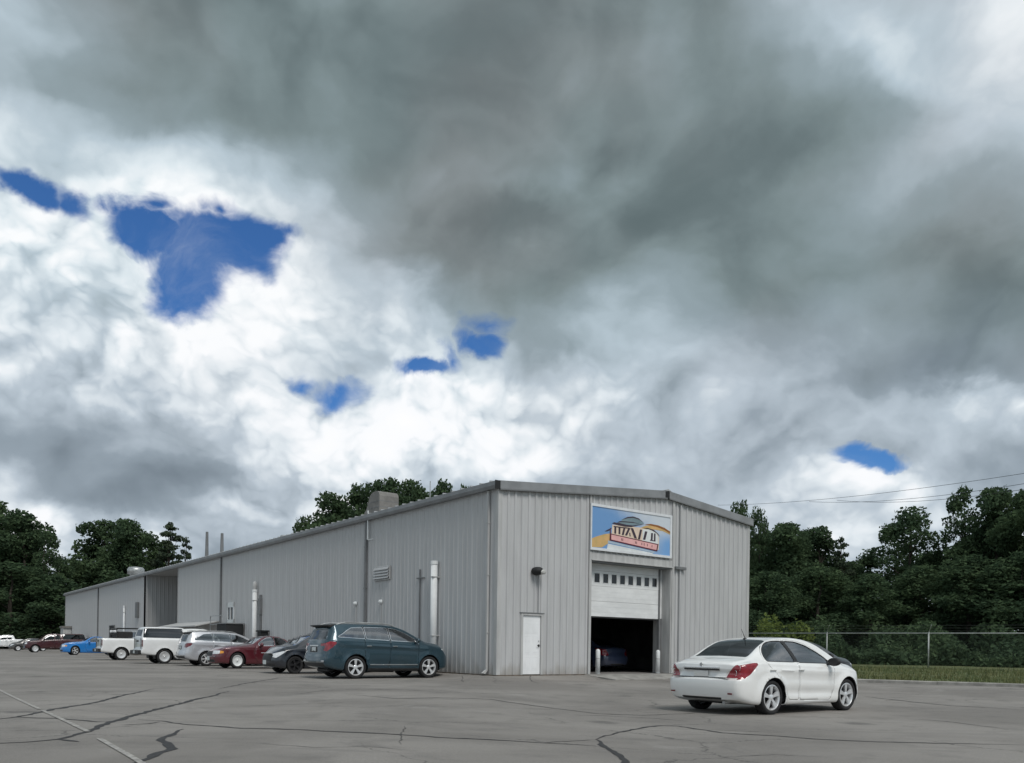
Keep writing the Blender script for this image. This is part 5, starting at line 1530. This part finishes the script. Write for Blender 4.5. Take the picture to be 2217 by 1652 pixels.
# ---------------- pickups
def pickup_params(pm, shell=False, **kw):
    L, W = 5.6, 2.0
    bedtop = [(0,1.34),(.02,1.38),(.10,1.395),(2.05,1.395),(2.10,1.44)] if not shell else [(0,1.84),(.03,1.92),(.12,1.955),(1.0,1.97),(2.05,1.96),(2.10,1.95)]
    p = dict(L=L, W=W, paint=pm, rt=.39, arch=.46, axles=(1.20, 4.62), crown=.045, shoulder=.97, ns=64, fine=False,
        top=bedtop + [(2.16,1.84 if not shell else 1.945),(2.25,1.90),(2.8,1.93),(3.3,1.91),(3.6,1.82),(4.0,1.50),(4.2,1.33),(4.35,1.27),(4.9,1.22),(5.3,1.15),(5.52,1.05),(5.6,.96)],
        belt=[(0,1.30),(2.0,1.30),(3.9,1.22),(4.4,1.17),(5.2,1.06),(5.5,.92),(5.6,.82)],
        wmid=[(0,.93),(.03,.955),(.1,.97),(.5,.985),(4.9,.99),(5.3,.95),(5.5,.88),(5.58,.80),(5.6,.75)],
        wtop=[(0,.90),(2.02,.90),(2.2,.74),(3.2,.72),(3.8,.78),(4.3,.86),(5.2,.82),(5.6,.64)] if not shell else [(0,.72),(.1,.74),(2.0,.74),(3.2,.72),(3.8,.78),(4.3,.86),(5.2,.82),(5.6,.64)],
        bottom=[(0,.52),(.5,.46),(1.5,.42),(4.4,.40),(5.6,.42)],
        rearp=[(.3,.12),(.55,.0),(.70,.0),(.74,.06),(1.30,.06),(1.40,.07),(1.95,.22)], frontp=[(.3,.1),(.5,0),(.8,0),(1.0,.05),(1.2,.15)], rbulge=.03, fbulge=.10,
        windows=[[(2.42,1.36),(2.44,1.76),(2.82,1.79),(2.86,1.34)], [(2.96,1.335),(2.93,1.79),(3.28,1.77),(3.55,1.66),(3.94,1.34),(3.90,1.30)]],
        wround=.04, trim=M_PLAS, trimw=.015, glass=M_GLT, topmin=1.3,
        top_cuts=[('windscreen', [(3.44,-.58),(3.40,0),(3.44,.58),(4.12,.76),(4.2,0),(4.12,-.76)], M_GL)],
        rear_cuts=[('plate_recess', [(-.24,.58),(.24,.58),(.24,.70),(-.24,.70)], M_PLAS)],
        rear_lamps=[('tail_light', [(.84,.90),(1.06,.90),(1.06,1.26),(.84,1.26)], M_REDD)],
        head_lamps=[('headlight', [(.70,.86),(1.15,.86),(1.15,1.0),(.70,1.0)], M_CLEAR)],
        front_cuts=[('grille', [(-.62,.76),(.62,.76),(.62,1.02),(-.62,1.02)], M_PLAS), ('lower_grille', [(-.8,.46),(.8,.46),(.8,.56),(-.8,.56)], M_PLAS)],
        doors=[[(2.34,.60),(2.44,.52),(2.88,.52),(2.90,1.30),(2.88,1.82),(2.40,1.80),(2.36,1.30)], [(2.92,.52),(3.95,.52),(4.0,.65),(4.0,1.26),(3.58,1.70),(3.30,1.81),(2.90,1.83),(2.93,1.30)]],
        handle_z=1.14, handle_mat=M_PLAS, creases=[(.1,1.08,5.0,1.0,.012,.04)], flare=.028, cabin=(2.5, 3.85), beltz=1.22, seats=(2.55, 3.15), mirror=(3.86, 1.36), mirror_mat=M_PLAS, inset=.16, tw=.26,
        side_black=[], wheel=dict(style='steel'), extras=[])
    p.update(kw); return p
M_PWT = paint('white_truck_paint', (.80, .81, .81), dirt=.08)
def bumper_rear(root, p):
    MB().box((-.12, -.92, .50), (.05, .92, .72), .03).build('rear_bumper', M_PLAS, root)
    MB().box((-.115, -.4, .721), (.04, .4, .735)).build('bumper_step', M_STEEL, root)
    for s in (1, -1): MB().box((.045, min(s*.70, s*.735), .80), (.06, max(s*.70, s*.735), 1.36)).build('tailgate_seam', M_PLAS, root)
    MB().box((.03, -.18, 1.16), (.062, .18, 1.24), .01).build('tailgate_handle', M_PLAS, root)
# white pickup under a camper shell with long dark side glass
shellwin = [[(.14,1.40),(.22,1.86),(2.12,1.88),(2.14,1.38)]]
pT = pickup_params(M_PWT, True, extras=[bumper_rear, plate(-.125, .62)])
pT['windows'] = shellwin + pT['windows']
pT['rear_cuts'] = pT['rear_cuts'] + [('rear_window', [(-.66,1.46),(.66,1.46),(.58,1.80),(-.58,1.80)], M_GLT)]
c = make_car('pickup_truck', 'white pickup under a white camper shell with long dark side glass', 'pickup', pT, ROW); nose_in(c, 24.4, 5.6, .5)
# white pickup with open black ladder rack
def rack(root, p):
    r = empty('ladder_rack'); r.parent = root
    for s in (1, -1):
        MB().tube([(.95, s*.86, 1.38), (.95, s*.84, 2.0), (3.4, s*.80, 2.03)], .035, 6).build('rack_rail', M_PLAS, r)
    MB().tube([(.95, -.84, 1.95), (.95, .84, 1.95)], .05, 6).tube([(.95, -.84, 1.62), (.95, .84, 1.62)], .04, 6).box((1.0, -.8, 1.41), (1.9, .8, 1.80), .04).build('rack_bar', M_PLAS, r)
    for y in (-.70, -.30, .30, .70):
        o = MB().lathe([(0, -.06), (.085, -.05), (.10, .0), (.06, .07), (0, .08)], 14, 'Y').build('work_light', M_CLEAR, r, True); o.matrix_local = Matrix.Translation((.90, y, 1.80)) @ Matrix.Rotation(-PI/2, 4, 'Z')
pO = pickup_params(M_PWT, False, extras=[bumper_rear, plate(-.125, .62), rack])
pO['top_cuts'] = pO['top_cuts'] + [('bed_cover', [(.14,-.78),(.14,.78),(1.98,.78),(1.98,-.78)], M_PLAS)]
pO['rear_cuts'] = pO['rear_cuts'] + [('rear_window', [(-.60,1.46),(.60,1.46),(.52,1.78),(-.52,1.78)], M_GLT)]
c = make_car('pickup_truck', 'white pickup with black ladder rack and work lights behind its cab', 'pickup', pO, ROW); nose_in(c, 34.2, 5.6, .6)

# ---------------- bright blue coupe, nose out
M_BLUE = paint('bright_blue_paint', (.012, .19, .56), dirt=.03)
pC = coupe_params(M_BLUE, fine=False, ns=44, extras=[wipers(3.1, 1.03, 2.75, 1.22)], trim=M_PLAS, wheel=dict(style='alloy', spokes=5))
c = make_car('blue_coupe', 'bright blue low coupe parked nose out left of the white pickups', 'car', pC, ROW); nose_out(c, 55.5, 4.85, .3); c.scale = (1, 1, 1.2)
# ---------------- maroon pickup farther on
M_MAR2 = paint('dark_maroon_paint', (.055, .010, .014), dirt=.06)
pR = pickup_params(M_MAR2, True, ns=44, glass=M_GLT, extras=[bar('front_bumper', (5.50, -.90, .46), (5.66, .90, .66), M_CHROME)])
pR['windows'] = shellwin + pR['windows']
c = make_car('maroon_pickup', 'dark maroon pickup with matching camper shell near the far end of the wall', 'pickup', pR, ROW); nose_out(c, 73.0, 5.6, .3)
# ---------------- vehicles beyond the building's far corner
M_GREY = paint('grey_car_paint', (.06, .058, .056), dirt=.1)
pG = sedan_params(M_GREY, fine=False, ns=36, wheel=dict(style='steel'))
c = make_car('grey_sedan', 'dark grey sedan past the far end of the warehouse', 'car', pG, ROW); nose_out(c, 88.5, 4.4, 1.2)
pV = pickup_params(M_PWT, False, fine=False, ns=40)
c = make_car('pickup_truck', 'white pickup parked farthest left, its cab in front of the dark trees', 'pickup', pV, ROW); nose_out(c, 103.0, 5.6, 1.5)
pV2 = suv_params(M_PWT, fine=False, ns=40, glass=M_GLT, wheel=dict(style='steel'))
c = make_car('white_suv', 'white SUV standing behind the farthest white pickup', 'suv', pV2, ROW); nose_out(c, 118.0, 4.95, -2)

# ---------------- dark car inside the shop
M_DKB = paint('midnight_blue_paint', (.04, .055, .10), dirt=.04)
pI = sedan_params(M_DKB, fine=False, ns=40, wheel=dict(style='steel'))
c = make_car('blue_sedan', 'dark blue sedan in the gloom inside the roll-up door', 'car', pI)
q = bw(7.7, 2.0); put(c, q.x, q.y, HU + PI/2 + math.radians(8), z=BZ - .01)
# ------------------------------------------------------------------ trees
def leaf_mat(name, c1, c2, sc=.35):
    m = bpy.data.materials.new(name); m.use_nodes = True
    nt = m.node_tree; nt.nodes.clear(); g = G(nt)
    out = nt.nodes.new('ShaderNodeOutputMaterial')
    tc = nt.nodes.new('ShaderNodeTexCoord'); oi = nt.nodes.new('ShaderNodeObjectInfo')
    geo = nt.nodes.new('ShaderNodeNewGeometry')
    n = g.noise(tc.outputs['Object'], sc, 3, .6)
    f = g.m('ADD', g.m('MULTIPLY', g.sstep(n, .35, .65), .55), g.m('ADD', g.m('MULTIPLY', geo.outputs['Random Per Island'], .30), g.m('MULTIPLY', oi.outputs['Random'], .25)))
    c = g.mix(f, tuple(c1) + (1,), tuple(c2) + (1,))
    d = nt.nodes.new('ShaderNodeBsdfDiffuse'); t = nt.nodes.new('ShaderNodeBsdfTranslucent')
    nt.links.new(c, d.inputs[0]); nt.links.new(c, t.inputs[0])
    mx = nt.nodes.new('ShaderNodeMixShader'); mx.inputs[0].default_value = .36
    nt.links.new(d.outputs[0], mx.inputs[1]); nt.links.new(t.outputs[0], mx.inputs[2])
    nt.links.new(mx.outputs[0], out.inputs[0])
    return m
M_LEAF = leaf_mat('broad_leaves', (.048, .080, .050), (.105, .155, .078))
M_PINE = leaf_mat('pine_needles', (.042, .064, .048), (.095, .122, .076))
M_BUSH = leaf_mat('shrub_leaves', (.10, .15, .045), (.21, .25, .08))
M_BARK = material('bark', (.055, .045, .036), .95, var=.3, vscale=2, stretch=(3, 3, .4), bump=.5, bscale=8)

def cards(centres, size, r, up=.25):
    """many small leaf sprays: one bent four-sided blade each"""
    N = len(centres)
    a = r.normal(0, 1, (N, 3)); a[:, 2] *= .7; a /= np.linalg.norm(a, axis=1)[:, None]
    b = r.normal(0, 1, (N, 3)); b -= (b * a).sum(1)[:, None] * a; b /= np.linalg.norm(b, axis=1)[:, None]
    s = (size * r.uniform(.55, 1.3, N))[:, None]; w = s * r.uniform(.45, .75, N)[:, None]
    n = np.cross(a, b) * s * .18
    v = np.empty((N, 4, 3)); v[:, 0] = centres - a*s; v[:, 1] = centres + b*w + n; v[:, 2] = centres + a*s*.9; v[:, 3] = centres - b*w + n
    return v.reshape(-1, 3), np.arange(N*4).reshape(-1, 4)

def crown_mesh(name, lobes, n, size, mat, seed, shell=.72, squash=None):
    r = np.random.default_rng(seed)
    vol = np.array([l[3]*l[4]*l[5] for l in lobes]) ** .667; pick = r.choice(len(lobes), n, p=vol / vol.sum())
    Lb = np.array(lobes)[pick]
    d = r.normal(0, 1, (n, 3)); d /= np.linalg.norm(d, axis=1)[:, None]
    q = r.uniform(0, 1, n); rad = np.where(q < shell, r.uniform(.78, 1.08, n), r.uniform(.2, .8, n))
    # lumps on each lobe
    lump = 1 + .16 * np.sin(d[:, 0]*5 + pick) * np.sin(d[:, 1]*5.5 + pick*2) + .12 * np.sin(d[:, 2]*9 + pick*3)
    c = Lb[:, :3] + d * Lb[:, 3:6] * (rad * lump)[:, None]
    v, f = cards(c, size, r)
    me = bpy.data.meshes.new(name); me.from_pydata(v.tolist(), [], f.tolist()); me.materials.append(mat)
    return me

def trunk_mesh(h, lobes, r0, seed, mat=M_BARK, nl=9):
    rr = random.Random(seed); m = MB()
    pts = [(rr.uniform(-.1, .1)*k, rr.uniform(-.1, .1)*k, h * k / 6) for k in range(7)]
    m.tube(pts, [r0*1.35, r0, r0*.85, r0*.7, r0*.52, r0*.34, r0*.12], 8)
    for l in rr.sample(lobes, min(nl, len(lobes))):
        z0 = max(h*.18, l[2] - rr.uniform(.10, .22)*h); k = min(5, int(z0 / h * 6)); b = Vector(pts[k]).lerp(Vector(pts[k+1]), z0/h*6 - k)
        e = Vector(l[:3]); mid = b.lerp(e, .5) + Vector((0, 0, -.25))
        m.tube([b, mid, e], [r0*.34, r0*.22, r0*.07], 5)
    me = bpy.data.meshes.new('trunk'); me.from_pydata(m.v, [], m.f); me.materials.append(mat)
    return me

def broad(seed, base=.22, wide=5., n=15000, size=.28, count=24, gap=1.):
    rr = random.Random(seed); H = 20.; lobes = []
    for k in range(count):
        t = (k + rr.random()) / count; z = H * (base + (1 - base) * t * .93)
        env = wide * (math.sin(PI * (.16 + .80 * t)) ** .5); a = rr.uniform(0, 2*PI); q = env * math.sqrt(rr.uniform(.05, 1)) * .80
        s = rr.uniform(1.6, 2.7) * gap * (1.1 - .35*t)
        lobes.append((q*math.cos(a), q*math.sin(a), z, s, s, s*rr.uniform(.6, .85)))
    lobes.append((0, 0, H*.93, 1.5, 1.5, 1.3))
    return crown_mesh('crown', lobes, n, size, M_LEAF, seed), trunk_mesh(H*.9, lobes, .34, seed), H, wide*2
def pine(seed, n=4200, base=.30, wide=4.2, count=30, size=.30):
    rr = random.Random(seed); H = 20.; lobes = []
    for k in range(count):
        t = (k + rr.random()*.8) / count; z = H * (base + (1 - base) * t * .97)
        env = wide * (1 - t)**.55 * (.55 + .45*min(1, t*4)); a = k * 2.4 + rr.uniform(-.5, .5); q = env * rr.uniform(.45, .95)
        s = rr.uniform(.75, 1.35) * (1.1 - .4*t)
        lobes.append((q*math.cos(a), q*math.sin(a), z + rr.uniform(-.3, .3), s*1.25, s*1.25, s*.42))
    lobes.append((0, 0, H*.975, .55, .55, .6))
    return crown_mesh('crown', lobes, n, size, M_PINE, seed), trunk_mesh(H*.98, lobes, .27, seed, nl=22), H, wide*2
PROTO = {'oak': [broad(3), broad(8, base=.16, count=26), broad(21, base=.28, wide=4.6)],
         'airy': [broad(5, base=.30, n=7200, size=.25, count=24, gap=.82), broad(14, base=.34, n=6200, size=.25, count=22, gap=.78)],
         'low': [broad(31, base=.04, wide=5.6, n=13000, size=.28, count=28)],
         'pine': [pine(2), pine(9, count=24, n=3300)]}
NAMES = {'oak': 'broadleaf_tree', 'airy': 'slender_tree', 'low': 'bushy_tree', 'pine': 'pine_tree'}
def tree(kind, px, py, wpx, dep, label, group, base_z=0., rz=None, var=0):
    k = (px - PX) / FPX; x = k * dep
    top = (Hpx(px) - py) / FPX * dep + CAM_Z
    cm, tm, H, W = PROTO[kind][var % len(PROTO[kind])]
    sc = (wpx / FPX * dep) / W * (1.12 if kind != 'pine' else 1.05); sz = (top - base_z) / H
    root = tag(empty(NAMES[kind], (x, dep, base_z), random.uniform(0, 2*PI) if rz is None else rz), label, 'tree', group)
    root.scale = (sc, sc, sz)
    for nm, me in (('crown', cm), ('trunk', tm)):
        o = bpy.data.objects.new(nm, me); COL.objects.link(o); o.parent = root
    return root
GL, GM, GR = 'trees left of the warehouse', 'trees rising behind the roof', 'trees beyond the fence'
TREES = [
 # left of the building
 ('oak', -30, 1075, 190, 136, 'tallest dark broad tree at the left edge of the lot', GL, 0),
 ('oak', 48, 1105, 140, 132, 'dark rounded tree just right of the tallest one at the left edge', GL, 1),
 ('airy', 96, 1146, 84, 128, 'thin-crowned tree on the slope of the left tree mass', GL, 0),
 ('airy', 128, 1200, 70, 134, 'low ragged tree in the bright gap of the left tree mass', GL, 1),
 ('oak', 214, 1124, 120, 144, 'broad green tree left of the small roof vent', GL, 2),
 ('oak', 272, 1120, 120, 140, 'broad green tree right above the far end of the warehouse', GL, 0),
 ('oak', 322, 1152, 100, 148, 'dense tree beside the layered pine', GL, 1),
 ('pine', 364, 1132, 100, 142, 'layered pine with flat branches left of the two roof masts', GL, 0),
 ('pine', 400, 1164, 56, 146, 'small thin pine beside the two roof masts', GL, 1),
 ('low', 20, 1215, 190, 120, 'low bushy tree under the left tree mass', GL, 0),
 ('low', 110, 1245, 160, 122, 'low bushy tree left of the far warehouse corner', GL, 0),
 ('low', 175, 1212, 150, 150, 'low bushy tree filling the gap left of the broad green trees', GL, 0),
 ('low', -90, 1180, 200, 124, 'low bushy tree at the extreme left edge', GL, 0),
 ('low', 250, 1225, 170, 154, 'low bushy tree behind the far end of the roof', GL, 0),
 ('low', 60, 1290, 120, 138, 'lowest bushy tree behind the farthest parked cars', GL, 0),
 # behind the roof
 ('airy', 652, 1115, 87, 128, 'thin tree at the left end of the clump behind the roof', GM, 0),
 ('oak', 718, 1065, 120, 122, 'first round tree of the clump behind the roof, left of the big vent', GM, 0),
 ('oak', 775, 1047, 112, 126, 'round tree just left of the big roof vent', GM, 1),
 ('oak', 832, 1033, 120, 124, 'tree directly behind the big roof vent', GM, 2),
 ('oak', 888, 1035, 100, 128, 'tree just right of the big roof vent', GM, 0),
 ('oak', 958, 1038, 92, 126, 'last full tree of the clump, near the roof corner', GM, 1),
 ('airy', 1002, 1048, 62, 130, 'small treetop nearest the front roof corner', GM, 0),
 ('low', 735, 1092, 162, 134, 'low bushy tree at the left of the clump behind the roof', GM, 0),
 ('low', 845, 1062, 187, 136, 'low bushy tree behind the big vent', GM, 0),
 ('low', 930, 1062, 150, 136, 'low bushy tree between the vent and the roof corner', GM, 0),
 ('low', 668, 1127, 87, 132, 'low bushy tree at the left foot of the clump behind the roof', GM, 0),
 # right of the building
 ('airy', 1592, 1082, 84, 84, 'treetop showing over the right roof slope', GR, 0),
 ('airy', 1640, 1096, 60, 82, 'narrow ragged tree beside the right wall corner', GR, 1),
 ('oak', 1698, 1128, 150, 80, 'dense dark tree right of the gable', GR, 0),
 ('oak', 1768, 1138, 116, 84, 'dense round tree at the left of the bright gap', GR, 2),
 ('pine', 1818, 1162, 70, 82, 'sparse tree with sky between its twigs at the edge of the gap', GR, 1),
 ('oak', 1872, 1198, 110, 88, 'low dark tree at the bottom of the bright gap', GR, 1),
 ('airy', 1962, 1096, 170, 80, 'tall ragged tree with sky holes right of the gap', GR, 1),
 ('airy', 1935, 1130, 120, 86, 'ragged darker tree leaning into the gap', GR, 0),
 ('airy', 2078, 1052, 110, 78, 'tall open-crowned tree with bright holes, right of the ragged one', GR, 0),
 ('oak', 2150, 1050, 150, 74, 'tall full green tree near the right edge of the photo', GR, 0),
 ('oak', 2225, 1056, 150, 70, 'full green tree at the right edge under the wires', GR, 2),
 ('oak', 2300, 1040, 170, 66, 'full green tree cut by the right edge', GR, 1),
 ('oak', 1735, 1150, 120, 90, 'dense tree filling in between the two dark round trees', GR, 1),
 ('oak', 2020, 1192, 150, 90, 'broad dark tree behind the two open-crowned ones', GR, 0),
 ('oak', 2105, 1170, 150, 88, 'broad dark tree behind the tall full green tree', GR, 2),
 ('oak', 1655, 1150, 110, 88, 'dark tree close behind the right wall corner', GR, 0),
 ('low', 1830, 1215, 130, 84, 'low bushy tree under the bright gap', GR, 0),
 ('low', 1660, 1235, 150, 72, 'low bushy tree behind the right wall corner', GR, 0),
 ('low', 1770, 1225, 170, 74, 'low bushy tree behind the left fence post', GR, 0),
 ('low', 1880, 1240, 170, 70, 'low bushy tree between the two fence posts', GR, 0),
 ('low', 1990, 1222, 190, 72, 'low bushy tree behind the right fence post', GR, 0),
 ('low', 2100, 1200, 200, 68, 'low bushy tree right of the right fence post', GR, 0),
 ('low', 2215, 1190, 200, 64, 'low bushy tree at the right end of the fence', GR, 0),
]
for i, (kind, px, py, w, dep, lab, grp, v) in enumerate(TREES):
    tree(kind, px, py, w, dep, lab, grp, base_z=(.2 if grp == GR else -.3), var=v)

# a yellow-green shrub by the right wall corner
def shrub(px, py, wpx, dep, label):
    k = (px - PX) / FPX; x = k * dep; h = (Hpx(px) - py) / FPX * dep + CAM_Z - .2; w = wpx / FPX * dep
    rr = random.Random(4); lobes = []
    for q in range(16):
        a = rr.uniform(0, 2*PI); d = math.sqrt(rr.random()) * w*.38; z = rr.uniform(.15, .80) * h * (1 - (d/(w*.5))**2 * .5)
        lobes.append((d*math.cos(a), d*math.sin(a), z, w*.15, w*.15, h*.20))
    root = tag(empty('shrub', (x, dep, .2)), label, 'shrub')
    o = bpy.data.objects.new('crown', crown_mesh('crown', lobes, 3000, .15, M_BUSH, 6)); COL.objects.link(o); o.parent = root
    m = MB()
    for l in lobes[:9]: m.tube([(0, 0, 0), (l[0]*.5, l[1]*.5, l[2]*.55), l[:3]], [.05, .035, .012], 5)
    m.build('stem', M_BARK, root)
shrub(1682, 1322, 150, 56.6, 'yellow-green rounded shrub beside the right wall corner, behind the fence')

# the wood's tangled floor
def undergrowth(name, segs, n, size, seed, label, hmax):
    r = np.random.default_rng(seed); P = []
    per = n // len(segs)
    for (x0, y0, x1, y1, dep) in segs:
        t = r.uniform(0, 1, per); q = r.uniform(0, 1, per)
        a = np.array([x0, y0]); b = np.array([x1, y1]); d = (b - a) / np.linalg.norm(b - a); nn = np.array([-d[1], d[0]])
        if nn[1] < 0: nn = -nn
        xy = a + np.outer(t, b - a) + np.outer(q * dep, nn)
        hh = hmax * (.35 + .65*q) * (.62 + .38*np.sin(t*37 + q*5) * np.sin(t*11 + 2))
        z = r.uniform(0, 1, per) ** .8 * np.maximum(.5, hh)
        P.append(np.column_stack([xy, z]))
    v, f = cards(np.concatenate(P), size, r)
    me = bpy.data.meshes.new(name); me.from_pydata(v.tolist(), [], f.tolist()); me.materials.append(M_LEAF)
    o = bpy.data.objects.new(name, me); COL.objects.link(o); tag(o, label, 'undergrowth', kind='stuff')
undergrowth('undergrowth', [(17, 67.5, 42, 49.5, 8), (14, 72, 48, 54, 12), (14, 84, 60, 62, 12)], 64000, .21, 3, 'dark tangled undergrowth behind the chain-link fence', 5.2)
undergrowth('undergrowth', [(-112, 124, -56, 126, 10), (-120, 140, -40, 144, 12)], 30000, .36, 13, 'dark tangled undergrowth behind the farthest parked cars', 7.0)

# ------------------------------------------------------------------ chain-link fence
def fence():
    root = tag(empty('chain_link_fence', (FA.x, FA.y, 0)), 'galvanised chain-link fence with barbed-wire arms along the grass verge', 'fence')
    M_GALV = material('fence_galvanised', (.36, .38, .37), .5, metal=.4, var=.15, vscale=2)
    M_WIRE = material('fence_wire', (.10, .11, .105), .55, metal=.4)
    H = 2.15; u0, u1 = -5.6, 26.
    def wp(u, z, o=0.):
        p = FD * u + Vector((-FD.y, FD.x)) * o
        return Vector((p.x, p.y, z))
    def post_u(px):
        k = (px - PX) / FPX; return (k * FA.y - FA.x) / (FD.x - k * FD.y)
    ua, ub = post_u(1790), post_u(2010); sp = ub - ua
    base = verge_z(16) - .05
    MB().tube([wp(u0, base + H), wp(u1, base + H)], .034, 8).build('top_rail', M_GALV, root, True)
    MB().tube([wp(u0, base + .08), wp(u1, base + .08)], .008, 5).build('bottom_wire', M_WIRE, root)
    k = -2
    us = []
    while ua + k*sp < u1:
        if ua + k*sp > u0: us.append(ua + k*sp)
        k += 1
    for u in us:
        p = MB().tube([wp(u, base - .1, -.05), wp(u, base + H + .03, -.05)], .042, 10).lathe([(.05, 0), (.05, .05), (0, .07)], 10, c=tuple(wp(u, base + H + .02, -.05))).build('post', M_GALV, root, True)
        MB().tube([wp(u, base + H + .04, -.05), wp(u + .20, base + H + .48, -.32)], .022, 6).build('barb_arm', M_GALV, p)
    for f in (.25, .62, .97):
        MB().tube([wp(u, base + H + .04 + .44*f - .02*math.sin(PI*((u - ua)/sp % 1)), -.05 - .27*f) for u in np.linspace(u0, u1, 60)], .006, 4).build('barbed_wire', M_WIRE, root)
    # woven mesh: two families of slanting wires
    vs = []; fs = []; r = .0021; pitch = .11
    def wire(a, b, off):
        n = len(vs); d = (b - a).normalized(); s1 = d.orthogonal().normalized() * r; s2 = d.cross(s1)
        for p in (a, b):
            for t in range(3):
                q = p + s1*math.cos(2*PI*t/3) + s2*math.sin(2*PI*t/3); vs.append(tuple(q))
        for t in range(3): fs.append((n+t, n+(t+1) % 3, n+3+(t+1) % 3, n+3+t))
    u = u0 - H
    while u < u1:
        for sgn in (1, -1):
            a, b = (u, u + H - .08) if sgn > 0 else (u + H - .08, u)
            za, zb = base + .06, base + H - .02
            # clip to the run
            if max(a, b) <= u0 or min(a, b) >= u1: continue
            ta, tb = 0., 1.
            for lim, up in ((u0, False), (u1, True)):
                f = (lim - a) / (b - a)
                if 0 < f < 1:
                    if (b > a) != up: ta = max(ta, f)
                    else: tb = min(tb, f)
            if tb - ta < .02: continue
            A, B = wp(a, za, sgn*.005), wp(b, zb, sgn*.005)
            wire(A.lerp(B, ta), A.lerp(B, tb), 0)
        u += pitch
    o = obj('chain_mesh', vs, fs, M_WIRE, root); o['kind'] = 'stuff'
fence()

# ------------------------------------------------------------------ overhead wires
M_CABLE = material('cable', (.03, .03, .032), .7)
def cable(p0, p1, label):
    def pt(px, py, dep): return Vector(((px - PX)/FPX*dep, dep, (Hpx(px) - py)/FPX*dep + CAM_Z))
    a, b = pt(*p0), pt(*p1); d = b - a
    a2, b2 = a - d*.9, b + d*.35
    pts = []
    for t in np.linspace(0, 1, 28):
        q = a2.lerp(b2, t); q.z -= 1.1*4*t*(1-t) - .75; pts.append(q)
    o = MB().tube(pts, .013, 5).build('power_line', M_CABLE); tag(o, label, 'wire', 'overhead wires at the right')
cable((2217, 1012, 46), (1660, 1094, 72), 'topmost overhead wire crossing the sky above the right-hand trees')
cable((2217, 1034, 45), (1830, 1092, 66), 'middle overhead wire crossing just over the right-hand treetops')
cable((2217, 1046, 44), (1880, 1092, 64), 'lowest overhead wire crossing the right-hand treetops')
